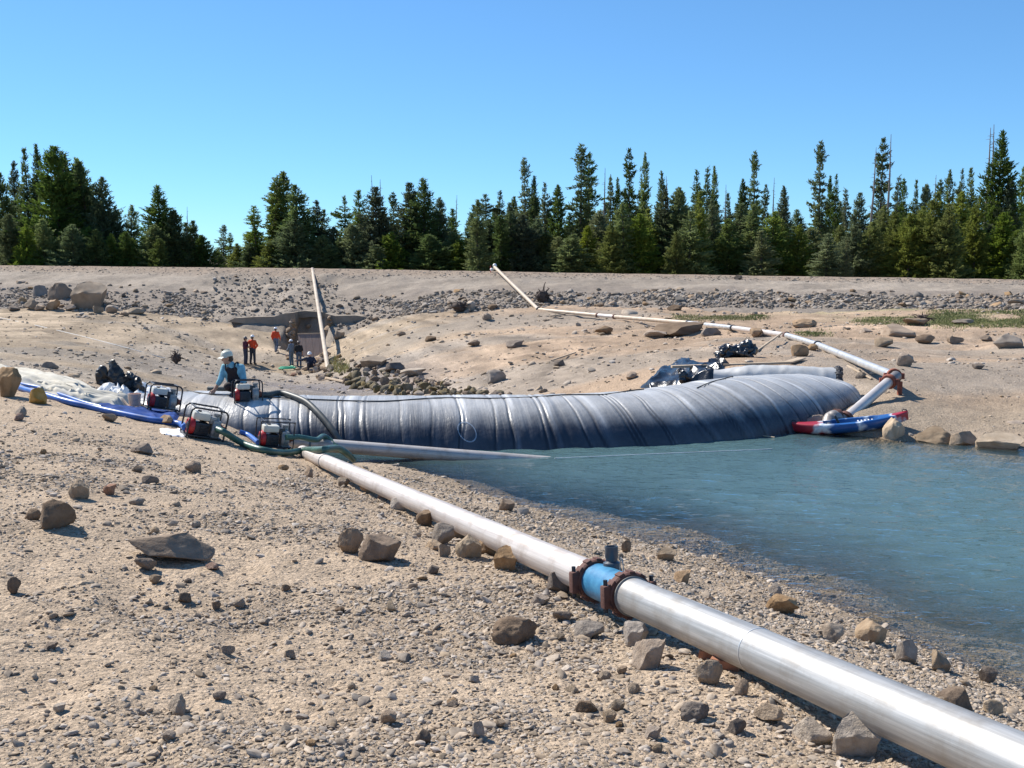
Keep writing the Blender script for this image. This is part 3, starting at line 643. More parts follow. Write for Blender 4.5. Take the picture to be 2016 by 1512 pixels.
# far bank
FB = [
 (1188, 659, 38, 15, 'dark low rock alone on the far bank above the tube dam', 'dark'), (1340, 661, 100, 24, 'broad flat rock outcrop under the far pipe', 'dark'), (1290, 668, 46, 12, 'low pale stone at the left foot of the flat outcrop', 'tan'), (1400, 661, 40, 14, 'dark angular block at the right end of the flat outcrop', 'dark'),
 (1489, 663, 26, 15, 'round brown rock in front of the far pipe', 'tan'), (1584, 644, 58, 15, 'long low boulder behind the far pipe', 'tan'), (1764, 661, 78, 25, 'wide boulder on the far flat, the largest right of the far pipe', 'tan'), (1822, 677, 38, 17, 'dark boulder just right of and below the widest boulder', 'dark'),
 (1802, 641, 50, 14, 'low boulder beside the tree stump on the far flat', 'grey'), (1741, 684, 36, 17, 'rounded grey rock below the widest boulder', 'grey'), (1576, 702, 36, 22, 'upright tan rock between the black plastic and the far pipe', 'tan'), (1601, 690, 22, 12, 'small brown rock behind the upright tan rock', 'tan'),
 (1986, 686, 56, 25, 'tall grey boulder at the right edge of the far flat', 'grey'), (1882, 677, 32, 12, 'low tan boulder between the dark boulder and the right edge', 'tan'), (1942, 673, 24, 10, 'small dark rock left of the tall boulder at the right edge', 'dark'), (1327, 612, 30, 12, 'dark rock on the flat just below the dam riprap', 'dark'),
 (958, 631, 20, 13, 'small round rock left of the foot of the dam pipe', 'tan'), (925, 612, 26, 16, 'pale rock beside the dark driftwood at the dam toe', 'pale'), (776, 733, 40, 16, 'dark leaning rock above the creek stones', 'dark'), (737, 726, 58, 20, 'large flat grey slab above the creek stones', 'grey'),
 (812, 742, 52, 14, 'pale flat slab at the top of the creek stones', 'pale'), (975, 754, 42, 24, 'rounded slab rising at the end of the creek stones', 'grey'), (668, 668, 22, 17, 'grey-green rock right of the plywood sheet', 'grey'), (1102, 721, 24, 13, 'dark split rock on the slope above the tube dam', 'dark'),
 (932, 683, 26, 12, 'dark wedge rock on the slope, left of the thin one', 'dark'), (1014, 684, 36, 14, 'thin dark rock slanting out of the slope', 'dark'), (1784, 722, 32, 26, 'brown boulder just behind the rusty pipe elbow', 'tan'), (95, 725, 32, 13, 'tan rock on the tracked ground behind the canvas', 'tan'),
 (1930, 727, 24, 10, 'small dark rock right of the elbow on the far bank', 'dark'), (1698, 745, 22, 12, 'grey stone at the end of the thin white stick', 'grey'), (1705, 655, 26, 9, 'low tan rock left of the widest boulder', 'tan'), (1895, 640, 44, 10, 'long low stone in the grass on the far flat', 'grey'), (2000, 607, 40, 16, 'grey boulder below the riprap at the right edge', 'grey'),
 (848, 672, 22, 9, 'small dark stone in the middle of the far slope, with another beside it', 'dark'), (790, 661, 18, 7, 'little brown stone on the slope right of the outlet', 'tan'), (1245, 746, 26, 12, 'stone half under the left corner of the black plastic', 'tan'), (1455, 552, 17, 11, 'lone dark rock on the dam crest road', 'dark'),
]
for i, (u, v, w, hh, lab, mt) in enumerate(FB):
    if v > 560: rock(u, v, w, hh, lab, mt, (i * 7) % 24, d0=24)
for u, v, w, hh, lab, mt, vr in [(1768, 872, 46, 46, 'pale upright rock propping the stern of the kayak', 'pale', 16), (1850, 877, 78, 34, 'wide grey rock at the far waterline right of the kayak', 'grey', 2), (1905, 882, 60, 30, 'rough grey rock between two larger ones at the far waterline', 'grey', 6),
        (1978, 892, 90, 36, 'big pale rock standing in the water at the right edge', 'pale', 13), (2003, 860, 42, 32, 'round tan rock on the bank at the right edge, above the waterline', 'tan', 7), (1606, 853, 56, 34, 'square tan rock behind the bow of the kayak, under the pipe elbow', 'tan', 1), (1812, 852, 14, 11, 'small dark stone just right of the rock under the kayak', 'dark', 8)]:
    rock(u, v, w, hh, lab, mt, vr, z=-.06, sink=.2)
# boulders at the left foot of the dam
BD = [(180, 610, 72, 52, 'largest boulder of the heap at the dam foot, flat grey top', 'grey', 13), (121, 602, 46, 44, 'squarish brown boulder left of the largest one in the heap', 'tan', 1), (150, 609, 24, 22, 'grey stone wedged between the two biggest boulders of the heap', 'grey', 5), (106, 610, 30, 18, 'tan boulder in front of the squarish one', 'tan', 7),
      (82, 598, 32, 34, 'pale leaning boulder left of the squarish one', 'grey', 6), (64, 610, 28, 20, 'grey boulder low in the middle of the heap', 'grey', 2), (33, 595, 24, 22, 'round brown boulder in the left half of the heap', 'tan', 12), (46, 603, 18, 16, 'small boulder between the round brown and the grey one', 'tan', 3), (10, 598, 26, 20, 'boulder at the left picture edge in the heap', 'tan', 8), (20, 584, 22, 14, 'pale boulder at the top left of the heap', 'pale', 4),
      (80, 612, 20, 10, 'little flat stone at the front of the heap', 'tan', 10), (28, 613, 26, 9, 'flat stone on the sand in front of the heap', 'dark', 18), (140, 614, 24, 11, 'stone at the foot of the largest boulder, left side', 'tan', 9), (195, 617, 22, 13, 'stone at the foot of the largest boulder, right side', 'grey', 19), (222, 618, 28, 14, 'pale stone at the right end of the heap', 'grey', 14), (270, 619, 32, 11, 'flat pale stone right of the boulder heap', 'pale', 22), (60, 590, 20, 18, 'brown boulder behind the round ones in the heap', 'tan', 15), (245, 622, 18, 8, 'small stone beyond the right end of the heap', 'tan', 16)]
for u, v, w, hh, lab, mt, vr in BD: rock(u, v, w, hh, lab, mt, vr, d0=60, group='boulders heaped at the dam foot', cat='boulder', name='boulder')

# ---- gravel and scattered stones: nobody could count them
PEB = bpy.data.collections.new('pebble_shapes')
for i in range(7):
    v, f = rock_shape(300 + i, 2, planes=13, cut=.38, rough=.05)
    PEB.objects.link(bpy.data.objects.new('pebble', np_mesh('pebble', v, f, rock_material('pebble_stone', (.245, .195, .15), (.44, .365, .285), .40, 0), sharp=45)))
RIP = bpy.data.collections.new('riprap_shapes')
for i in range(7):
    v, f = rock_shape(340 + i, 2, planes=12, cut=.45, rough=.05)
    RIP.objects.link(bpy.data.objects.new('pebble', np_mesh('pebble', v, f, rock_material('riprap_stone', (.17, .145, .12), (.34, .29, .24), .42, 0), sharp=35)))
def scatter(name, pts, scl, rot, label, cat, parent=None):
    if parent: cat = None
    me = bpy.data.meshes.new(name); me.vertices.add(len(pts)); me.vertices.foreach_set('co', np.asarray(pts, np.float32).ravel()); me.update()
    attr(me, 'scl', scl, 'FLOAT_VECTOR'); attr(me, 'rt', rot, 'FLOAT_VECTOR'); attr(me, 'idx', rng.integers(0, 7, len(pts)), 'INT')
    o = link(name, me, parent)
    ng = bpy.data.node_groups.new(name, 'GeometryNodeTree')
    ng.interface.new_socket('Geometry', in_out='INPUT', socket_type='NodeSocketGeometry'); ng.interface.new_socket('Geometry', in_out='OUTPUT', socket_type='NodeSocketGeometry')
    gi = ng.nodes.new('NodeGroupInput'); go = ng.nodes.new('NodeGroupOutput'); ip = ng.nodes.new('GeometryNodeInstanceOnPoints')
    ci = ng.nodes.new('GeometryNodeCollectionInfo'); ci.inputs['Collection'].default_value = RIP if parent else PEB; ci.inputs['Separate Children'].default_value = True; ci.inputs['Reset Children'].default_value = True
    def na(n, t): q = ng.nodes.new('GeometryNodeInputNamedAttribute'); q.data_type = t; q.inputs['Name'].default_value = n; return q.outputs['Attribute']
    er = ng.nodes.new('FunctionNodeEulerToRotation'); ng.links.new(na('rt', 'FLOAT_VECTOR'), er.inputs[0])
    ng.links.new(gi.outputs[0], ip.inputs['Points']); ng.links.new(ci.outputs[0], ip.inputs['Instance']); ip.inputs['Pick Instance'].default_value = True
    ng.links.new(na('idx', 'INT'), ip.inputs['Instance Index']); ng.links.new(er.outputs[0], ip.inputs['Rotation']); ng.links.new(na('scl', 'FLOAT_VECTOR'), ip.inputs['Scale'])
    ng.links.new(ip.outputs[0], go.inputs[0])
    md = o.modifiers.new('scatter', 'NODES'); md.node_group = ng
    return tag(o, label, cat, kind='stuff')
N = 380000
d = np.exp(rng.uniform(math.log(2.3), math.log(22), N)); u = rng.uniform(-260, 2276, N)
x = (u - U0) / F * d; y = d
z = hz(x, y); gm = gravel_mask(x, y)
patch = gravel_patch(x, y)
ok = (rng.random(N) < gm * (.16 + .3 * smooth(-1.5, 1.5, x + .16 * (y - 4)) + .95 * patch) * smooth(19, 12, d) * np.where(z > 0, 1, .55 * smooth(-.5, -.02, z)) + .05) & (z > -.5)
x, y, z, d = x[ok], y[ok], z[ok], d[ok]
s = np.exp(rng.normal(math.log(.0108), .52, len(x))) * (.62 + .075 * d)
big = rng.random(len(x)) < .012; s[big] *= 2.2
s = np.minimum(s, .075)
scl = np.stack([s * rng.uniform(.8, 1.5, len(s)), s * rng.uniform(.8, 1.4, len(s)), s * rng.uniform(.32, .75, len(s))], 1)
rot = np.stack([rng.normal(0, .3, len(s)), rng.normal(0, .3, len(s)), rng.uniform(0, 6.28, len(s))], 1)
scatter('gravel', np.stack([x, y, z + scl[:, 2] * .22], 1), scl, rot, 'grey and tan gravel strewn over the near bank and shallows', 'gravel')
N = 26000
d = rng.uniform(19, 76, N) ** 1.0; u = rng.uniform(-400, 2400, N); x = (u - U0) / F * d; y = d; z = hz(x, y)
pm = .5 + .5 * fbm2(x * .22, y * .32, 91, 3)
shore = blob(x, y, 12, 22, 8, 2.5)
ok = (rng.random(N) < .10 + .5 * smooth(.5, .75, pm) + .5 * shore) & (z > -.12 - 5 * (x < 6)) & ~inside(x, y, poly)
x, y, z, d = x[ok], y[ok], z[ok], d[ok]
s = np.exp(rng.normal(math.log(.045), .5, len(x))) * (.55 + d * .022)
scl = np.stack([s * rng.uniform(.9, 1.6, len(s)), s * rng.uniform(.9, 1.4, len(s)), s * rng.uniform(.4, .8, len(s))], 1)
rot = np.stack([rng.normal(0, .2, len(s)), rng.normal(0, .2, len(s)), rng.uniform(0, 6.28, len(s))], 1)
scatter('scattered_stones', np.stack([x, y, z + scl[:, 2] * .2], 1), scl, rot, 'small stones scattered over the dried lake bed beyond the tube dam', 'stones')

# ================================================================== EARTH DAM
CR = [(-700, 517, 108), (-300, 520, 102), (0, 522.5, 98), (400, 527, 93), (615, 529, 90), (970, 535, 85.5), (1400, 543, 80), (2016, 552, 74), (2500, 559, 70), (3000, 566, 67)]
TO = [(-700, 600, 92), (-300, 598, 86), (0, 604, 82), (230, 614, 79), (400, 628, 77.5), (470, 636, 76.8), (700, 640, 74.5), (790, 628, 73), (900, 611, 70.5), (1060, 606, 68), (1300, 599, 66), (1700, 602, 61), (2016, 607, 57), (2500, 614, 53), (3000, 620, 50)]
cr = np.array([tuple(P(*q)) for q in CR]); to = np.array([tuple(P(*q)) for q in TO])
uu = np.linspace(-700, 3000, 720)
c_ = np.stack([np.interp(uu, [q[0] for q in CR], cr[:, i]) for i in range(3)], 1); t_ = np.stack([np.interp(uu, [q[0] for q in TO], to[:, i]) for i in range(3)], 1)
def dam_pt(u, s):                   # s: 0 toe, 1 crest, >1 across the top and down behind
    u = np.asarray(u, float); s = np.asarray(s, float)
    c = np.stack([np.interp(u, uu, c_[:, i]) for i in range(3)], -1); t = np.stack([np.interp(u, uu, t_[:, i]) for i in range(3)], -1)
    dirn = c - t; dirn[..., 2] = 0; dirn /= np.linalg.norm(dirn, axis=-1)[..., None]
    f = np.clip(s, -.25, 1)[..., None]
    p = t + (c - t) * f
    back = np.clip(s - 1, 0, None)
    p = p + dirn * (back * 20)[..., None]
    p[..., 2] -= np.clip(back - .25, 0, None) * 9 + np.clip(-s, 0, None) * 2.5
    p[..., 2] -= 2.6 * np.exp(-((p[..., 0] + 14.05) / 1.3) ** 6) * smooth(.20, .10, s)
    am = .16 * smooth(1.02, .85, s)
    mid = smooth(380, 460, u) * smooth(760, 640, u)
    p[..., 2] += am * (fbm2(p[..., 0] * .55, p[..., 1] * .55, 101, 4) * (.45 + .7 * mid) + .25 * noise2(p[..., 0] * 2.3, p[..., 1] * 2.3, 105)) + .03 * noise2(p[..., 0] * .8, p[..., 1] * .8, 107)
    return p
sv = np.concatenate([np.linspace(-.25, 1.02, 84), np.linspace(1.06, 1.7, 12)])
UU, SS = np.meshgrid(uu, sv, indexing='ij')
Vd = dam_pt(UU, SS)
me = np_mesh('dam_embankment', Vd.reshape(-1, 3), grid_faces(len(uu), len(sv))[:, ::-1])
if me.polygons[1000].normal.z < 0: me.flip_normals()
n1 = .5 + .5 * fbm2(Vd[..., 0] * .3, Vd[..., 1] * .5, 111, 4)
col = np.array([.305, .258, .21]) * (.82 + .36 * n1)[..., None]
cb = smooth(.80, .96, SS + .1 * (n1 - .5))[..., None]; col = col * (1 - cb) + np.array([.30, .235, .18]) * cb
rp_ = (smooth(.58, .45, SS + .12 * (n1 - .5)) * (1 - smooth(390, 430, UU) * smooth(720, 660, UU)))[..., None]; col = col * (1 - .7 * rp_) + np.array([.25, .21, .175]) * .7 * rp_
attr(me, 'tint', np.concatenate([col.reshape(-1, 3), np.ones((col.size // 3, 1))], 1), 'FLOAT_COLOR'); me.materials.append(SOIL)
dam = tag(link('dam_embankment', me), kind='structure')
# riprap: the larger stones one by one, the rest as a mass
big_m = [rock_mesh(v_, m_, 2) for v_ in range(8) for m_ in ('grey', 'dark', 'tan')]
def dam_tilt(): return (random.gauss(0, .25), random.gauss(0, .25), random.uniform(0, 6.28))
rs = random.Random(5); pts = []
while len(pts) < 300:
    u = rs.uniform(-60, 2080); s = rs.uniform(-.02, .47)
    if 425 < u < 665: 
        if rs.random() > .3: continue
        s = rs.uniform(.1, .85)
    elif u < 425: s = rs.uniform(.0, .55)
    pts.append((u, s))
pp = dam_pt(np.array([q[0] for q in pts]), np.array([q[1] for q in pts]))
for (u, s), p in zip(pts, pp):
    w = rs.uniform(.22, .5) * (1.25 if 850 < u < 1050 and s < .15 else 1); 
    link('stone', rs.choice(big_m), dam, (p[0], p[1], p[2] + w * .12), dam_tilt(), (w * rs.uniform(.9, 1.5), w, w * rs.uniform(.5, .85)))
N = 32000
u = rng.uniform(-350, 2350, N); s = rng.uniform(-.04, .52, N)
n1 = .5 + .5 * fbm2(u * .006, s * 5, 121, 3); midm = (u > 420) & (u < 665); 
dens = smooth(.3, .62, .5 + .5 * fbm2(u * .011, s * 3.2, 125, 4)); ok = (s < .28 + .26 * n1) & (~midm | (rng.random(N) < .12)) & (rng.random(N) < .22 + .8 * dens)
m2 = midm & (rng.random(N) < .25); s = np.where(m2, rng.uniform(.05, .8, N), s); ok |= m2
u, s = u[ok], s[ok]; p = dam_pt(u, s)
w = np.exp(rng.normal(math.log(.125), .45, len(u)))
scl = np.stack([w * rng.uniform(.9, 1.6, len(w)), w, w * rng.uniform(.5, .9, len(w))], 1); rot = np.stack([rng.normal(0, .3, len(w)), rng.normal(0, .3, len(w)), rng.uniform(0, 6.28, len(w))], 1)
p[:, 2] += w * .12
scatter('riprap', p, scl, rot, 'band of small grey riprap stones along the dam face', 'riprap', dam)
u = rng.uniform(-200, 2300, 2600); s = rng.uniform(.8, 1.0, 2600); p = dam_pt(u, s); w = np.exp(rng.normal(math.log(.08), .4, len(u)))
scatter('crest_stones', p, np.stack([w * 1.4, w, w * .6], 1), np.stack([0 * w, 0 * w, rng.uniform(0, 6.28, len(w))], 1), 'small stones along the upper edge of the dam', 'stones', dam)
q = dam_pt(np.array([1456.]), np.array([.9]))[0]
tag(link('rock', rock_mesh(9, 'dark'), None, (q[0], q[1], q[2] + .14), (0, 0, .3), (.62, .5, .42)), 'lone dark rock high on the dam face near the crest', 'rock')

def remesh(mb, name, mat, voxel, it=3):
    me = mb.mesh(name, mat); o = bpy.data.objects.new('work', me); COL.objects.link(o)
    r = o.modifiers.new('r', 'REMESH'); r.mode = 'VOXEL'; r.voxel_size = voxel; r.use_smooth_shade = True
    s = o.modifiers.new('s', 'SMOOTH'); s.iterations = it; s.factor = .5
    dg = bpy.context.evaluated_depsgraph_get(); out = bpy.data.meshes.new_from_object(o.evaluated_get(dg)); out.name = name
    bpy.data.objects.remove(o); bpy.data.meshes.remove(me)
    out.materials.clear(); out.materials.append(mat); out.polygons.foreach_set('use_smooth', [True] * len(out.polygons))
    return out

# ================================================================== PIPES
ALU = material('aluminium', (.58, .57, .55), rough=.42, metal=.6, var=.12, nscale=3, stretch=(1, 1, 1), bump=.12, bscale=40, spec=.5)
def brushed(name, c1, c2, ax, rough, metal, dirt):
    m = bpy.data.materials.new(name); m.use_nodes = True; nt = m.node_tree; b = nt.nodes['Principled BSDF']; MATS[name] = m
    b.inputs['Metallic'].default_value = metal; tc = nd(nt, 'ShaderNodeTexCoord')
    m1 = nd(nt, 'ShaderNodeMapping'); m1.inputs['Rotation'].default_value = Vector(ax).to_track_quat('X', 'Z').inverted().to_euler(); lk(nt, tc.outputs['Object'], m1.inputs[0])
    m2 = nd(nt, 'ShaderNodeMapping'); m2.inputs['Scale'].default_value = (.25, 14, 14); lk(nt, m1.outputs[0], m2.inputs[0])
    n1 = nd(nt, 'ShaderNodeTexNoise', Scale=3.2, Detail=7, Roughness=.7); lk(nt, m2.outputs[0], n1.inputs['Vector'])
    n2 = nd(nt, 'ShaderNodeTexNoise', Scale=5., Detail=7, Roughness=.7); lk(nt, m1.outputs[0], n2.inputs['Vector'])
    r1 = nd(nt, 'ShaderNodeMapRange'); r1.inputs['From Min'].default_value = .3; r1.inputs['From Max'].default_value = .68; lk(nt, n1.outputs['Fac'], r1.inputs['Value'])
    x1 = nd(nt, 'ShaderNodeMix', data_type='RGBA'); x1.inputs[6].default_value = (*c1, 1); x1.inputs[7].default_value = (*c2, 1); lk(nt, r1.outputs[0], x1.inputs[0])
    r2 = nd(nt, 'ShaderNodeMapRange'); r2.inputs['From Min'].default_value = .48; r2.inputs['From Max'].default_value = .74; r2.inputs['To Max'].default_value = .75; lk(nt, n2.outputs['Fac'], r2.inputs['Value'])
    x2 = nd(nt, 'ShaderNodeMix', data_type='RGBA'); lk(nt, r2.outputs[0], x2.inputs[0]); lk(nt, x1.outputs[2], x2.inputs[6]); x2.inputs[7].default_value = (*dirt, 1); lk(nt, x2.outputs[2], b.inputs['Base Color'])
    r3 = nd(nt, 'ShaderNodeMapRange'); r3.inputs['To Min'].default_value = rough - .08; r3.inputs['To Max'].default_value = rough + .14; lk(nt, n1.outputs['Fac'], r3.inputs['Value']); lk(nt, r3.outputs[0], b.inputs['Roughness'])
    bp = nd(nt, 'ShaderNodeBump'); bp.inputs['Strength'].default_value = .25; bp.inputs['Distance'].default_value = .004; lk(nt, n2.outputs['Fac'], bp.inputs['Height']); lk(nt, bp.outputs[0], b.inputs['Normal'])
    return m
PALE = material('oxidised_aluminium', (.54, .48, .44), rough=.42, metal=.35, col2=(.68, .63, .58), nscale=4, bump=.15, bscale=30)
BEIGE = material('weathered_beige_pipe', (.42, .33, .24), rough=.5, col2=(.56, .47, .37), nscale=3, metal=.1)
BLUE = material('blue_paint', (.018, .13, .27), rough=.45, col2=(.07, .26, .42), nscale=14, bump=.2, bscale=40)
RUST = material('rusty_casting', (.075, .030, .022), rough=.75, col2=(.15, .065, .047), nscale=18, bump=.5, bscale=60)
DARKM = material('dark_metal', (.035, .04, .05), rough=.45, metal=.4, var=.2, nscale=12)
STEEL = material('bolt_steel', (.35, .33, .31), rough=.4, metal=.9)
RUBBER = material('black_rubber', (.03, .03, .03), rough=.6)
def proj(p):
    x, y, z = p[0], p[1], p[2] - H; c, s = math.cos(PITCH), math.sin(PITCH)
    dz = y * c - z * s; return U0 + F * x / dz, V0 - F * (y * s + z * c) / dz
def k_at(a, b, u):
    lo, hi = 0., 1.3
    for _ in range(40):
        m_ = (lo + hi) / 2
        if proj(a.lerp(b, m_))[0] < u: lo = m_
        else: hi = m_
    return lo
axd = (PB - PA).normalized(); PR = .1
C1, C2 = PA.lerp(PB, k_at(PA, PB, 1173)), PA.lerp(PB, k_at(PA, PB, 1238))
def pipe_len(mb, a, b, r, n=40, wall=.006):
    a, b = Vector(a), Vector(b); ax = (b - a).normalized(); L = (b - a).length
    st = [(0, r - wall * 2), (0, r)] + [(L * k / 8, r) for k in range(1, 8)] + [(L, r), (L, r - wall * 2)]
    return mb.lathe(st, a, ax, n)
def coupling(name, c, ax, r, label, group=None, parent=None, sc=1.0):
    t = thing(name, label, 'pipe coupling', c, group=group) if parent is None else parent
    w = .034 * sc; ro = r * 1.25
    mb = MB().lathe([(-w, r + .003), (-w, ro * .93), (-w * .7, ro), (w * .7, ro), (w, ro * .93), (w, r + .003)], (0, 0, 0), ax, 48); mb.build('ring', RUST, t)
    ax = Vector(ax).normalized(); e = ax.cross(Vector((0, 0, 1))).normalized(); g = e.cross(ax)
    for i in range(12):                                    # cast pockets round the rim
        a = 2 * math.pi * i / 12 + .1
        if abs(math.cos(a)) > .93: continue
        rd = e * math.cos(a) + g * math.sin(a); q = Matrix((ax, rd.cross(ax), rd)).transposed().to_euler()
        MB().box(rd * (ro + .001), (w * 1.9, .034 * sc, .012 * sc), q, .004).build('lug', RUST, t)
    for sg in (-1, 1):
        q = Matrix((ax, e, g)).transposed().to_euler(); c0 = e * sg * (ro + .012 * sc)
        b1 = MB().box(c0, (w * 1.7, .045 * sc, .125 * sc), q, .012).build('bolt_pad', RUST, t)
        MB().cyl(c0 - g * .085 * sc, c0 + g * .092 * sc, .013 * sc, n=6).build('bolt', DARKM, t)
    return t
# near line
t = thing('pale_pipe', 'pale chalky aluminium pipe running from the pumps down to the blue fitting', 'pipe', PA)
pipe_len(MB(), (0, 0, 0), C1 - PA, PR).build('pipe_wall', brushed('chalky_aluminium', (.38, .335, .305), (.64, .585, .54), axd, .5, .3, (.32, .25, .20)), t)
kb = PA.lerp(PB, k_at(PA, PB, 641)) - PA
MB().lathe([(-.012, PR + .002), (-.010, PR + .006), (.010, PR + .006), (.012, PR + .002)], kb, axd, 40).build('band', material('band_blue_grey', (.10, .14, .17), rough=.6), t)
MB().lathe([(-.02, PR * .99), (.0, PR * .995), (.002, PR * .6)], axd * -.004, axd, 32).build('end_cap', material('end_rust', (.07, .04, .035), rough=.9), t)
t = thing('aluminium_pipe', 'shiny bare aluminium pipe crossing the lower right corner', 'pipe', C2)
pipe_len(MB(), axd * .02, axd * 8.2, PR, 56).build('pipe_wall', brushed('brushed_aluminium', (.25, .243, .232), (.54, .53, .51), axd, .46, .45, (.26, .225, .185)), t)
MB().lathe([(.045, PR + .001), (.048, PR + .009), (.058, PR + .010), (.064, PR + .001)], (0, 0, 0), axd, 48).build('gasket_lip', material('grey_gasket', (.18, .18, .17), rough=.6), t)
sa = axd * 1.32
MB().lathe([(-.004, PR + .0005), (-.003, PR + .002), (.003, PR + .002), (.004, PR + .0005)], sa, axd, 56).build('weld_seam', ALU, t)
t = thing('blue_fitting', 'blue painted pipe spool with a dark riser between two rusty couplings', 'pipe fitting', C1)
pipe_len(MB(), (0, 0, 0), C2 - C1, PR + .004).build('spool', BLUE, t)
up = (Vector((0, 0, 1)) - axd * axd.z).normalized(); mid = (C2 - C1) * .3
side = axd.cross(up)
b0 = mid + up * (PR - .01) - side * .045
rz = MB().lathe([(0, .05), (.03, .05), (.04, .034), (.055, .034), (.06, .038), (.125, .038), (.125, .031), (.08, .03)], b0, up, 28).build('riser', material('dark_pvc', (.055, .07, .09), rough=.35, var=.15), t)
MB().tube([b0 + up * .12 - axd * .036, b0 + up * .12 - axd * .052, b0 + up * .135 - axd * .052, b0 + up * .135 - axd * .036], .005, 8).build('catch', DARKM, t)
lp = (C2 - C1) * .62 + up * PR - side * .03
MB().tube(spline([lp, lp + up * .05 + axd * .004, lp + up * .075 + axd * .02, lp + up * .05 + axd * .04, lp + axd * .045 - up * .004], 6), .003, 8).build('wire_loop', STEEL, t)
coupling('pipe_coupling', C1, axd, PR, 'rusty clamp coupling joining the pale pipe to the blue fitting')
coupling('pipe_coupling', C2, axd, PR, 'rusty clamp coupling joining the blue fitting to the shiny aluminium pipe')
# second pipe, running into the water
A2, B2 = P(566, 871, d=18.1), P(1150, 908, d=18.75) - Vector((0, 0, .075))
t = thing('suction_pipe', 'aluminium pipe sloping into the water in front of the tube dam', 'pipe', A2)
pipe_len(MB(), (0, 0, 0), B2 - A2, .112).build('pipe_wall', brushed('dull_aluminium', (.34, .31, .285), (.60, .56, .52), B2 - A2, .5, .35, (.26, .20, .15)), t)
a2 = (B2 - A2).normalized(); MB().lathe([(0, .119), (.01, .124), (.03, .124), (.04, .119)], (B2 - A2) * .07, a2, 32).build('band', MATS['band_blue_grey'], t)
mp_ = P(905, 889, d=18.4); 
tag(MB().tube([P(1092, 902, z=.012), P(1300, 893, z=.012), P(1520, 884, z=.012)], .007, 6).build('floating_cord', material('white_cord', (.75, .75, .72))), 'thin white cord floating on the water from the submerged pipe end', 'cord')
# far line
FP = [(1762, 741, 23.5), (1610, 679, 35), (1548, 660, 40), (1443, 645.5, 45.5), (1355, 635.5, 52), (1210, 623.5, 59), (1177, 620.5, 60.5), (1060, 609.5, 66), (974, 526, 85.2)]
FPW = [P(*q) for q in FP]
for i, (a, b) in enumerate(zip(FPW[:-1], FPW[1:])):
    g1 = max(hz1(a.x, a.y) + .1, a.z) if i < 8 else a.z
lab = ['shiny aluminium section of the far pipe, next to the rusty elbow', 'short grey section of the far pipe with a strap at its end', 'pale section of the far pipe behind the round brown rock', 'grey section of the far pipe above the flat rock outcrop', 'long cream section of the far pipe with a dark joint at its right end',
       'very short cream section between two rusty rings of the far pipe', 'cream section of the far pipe at the foot of the dam', 'cream pipe climbing the face of the dam to the crest']
pm_ = [ALU, ALU, PALE, ALU, BEIGE, PALE, BEIGE, BEIGE]
for i, (a, b) in enumerate(zip(FPW[:-1], FPW[1:])):
    t = thing('pipe_section', lab[i], 'pipe', a, group='sections of the far pipe')
    ax = (b - a).normalized(); r = .1 if i < 7 else .118
    pipe_len(MB(), ax * .012, (b - a) - ax * .012, r, 28).build('pipe_wall', pm_[i], t)
    if i > 0: MB().lathe([(-.06, r + .002), (-.06, r + .035), (.06, r + .035), (.06, r + .002)], (0, 0, 0), ax, 24).build('joint_ring', RUST if i in (2, 5, 6) else DARKM, t)
    if i == 1:
        q = (b - a) * .22
        s_ = ax.cross(Vector((0, 0, 1))).normalized()
        gz = hz1(a.x + q.x, a.y + q.y) - a.z
        MB().tube([q + Vector((0, 0, r + .01)), q + s_ * .35 - Vector((0, 0, .1)), q + s_ * .8 + Vector((0, 0, -.25))], .018, 6).build('strap', DARKM, t)
# fittings at the crest
c = FPW[-1]
t = thing('relief_valve', 'small white and red valve on the pipe end at the dam crest', 'valve', c)
MB().ball((0, .1, .12), (.16, .16, .17), 8).build('valve_body', material('white_enamel', (.78, .77, .75), rough=.4), t)
MB().cyl((-.02, .1, -.2), (.02, .1, .05), .09, n=16).build('neck', PALE, t)
MB().ball((-.22, .05, -.18), (.15, .13, .13), 8).build('side_port', MATS['white_enamel'], t)
MB().tube([(-.32, .1, -.55), (-.33, .1, .12)], .03, 8).build('stake', material('red_paint', (.45, .04, .04), rough=.5), t)
for q in ((.35, -.1, -.42), (.75, -.1, -.5)): pass
# elbow group on the far bank
E1 = FPW[0]; L0 = P(1668, 822, d=21.9); dd = (L0 - E1).normalized(); fd = (FPW[1] - E1).normalized()
t = thing('pipe_elbow', 'rusty clamped elbow where the far pipe turns down to the water', 'pipe fitting', E1)
ep = spline([fd * .05, fd * .0 + (fd - dd) * -.06, dd * .22], 8)
MB().tube([fd * .02, (-fd - dd) * .07 + fd * .02 + dd * .02, dd * .24], .112, 24).build('bend', material('elbow_grey', (.27, .25, .235), rough=.5, metal=.4), t)
for q, ax in ((fd * .1, fd), (dd * .30, dd)):
    MB().lathe([(-.05, .11), (-.05, .155), (-.03, .165), (.03, .165), (.05, .155), (.05, .11)], q, ax, 28).build('ring', material('red_rust', (.24, .07, .04), rough=.8, var=.25, nscale=12), t)
    for sg in (-1, 1):
        e = Vector(ax).cross(Vector((0, 0, 1))).normalized(); MB().box(q + e * sg * .18, (.07, .07, .13), None, .01).build('bolt_pad', MATS['red_rust'], t)
gz = hz1(E1.x + .15, E1.y) - E1.z
MB().box((.12, .02, gz / 2 - .06), (.09, .09, -gz - .1), None, .01).build('prop', MATS['red_rust'], t)
t = thing('descending_pipe', 'pinkish-grey pipe sloping down the far bank towards the kayak', 'pipe', E1)
pipe_len(MB(), dd * .26, L0 - E1 - dd * .02, .108, 32).build('pipe_wall', PALE, t)
t = thing('suction_elbow', 'grey pipe elbow with a rusty clamp behind the kayak', 'pipe fitting', L0)
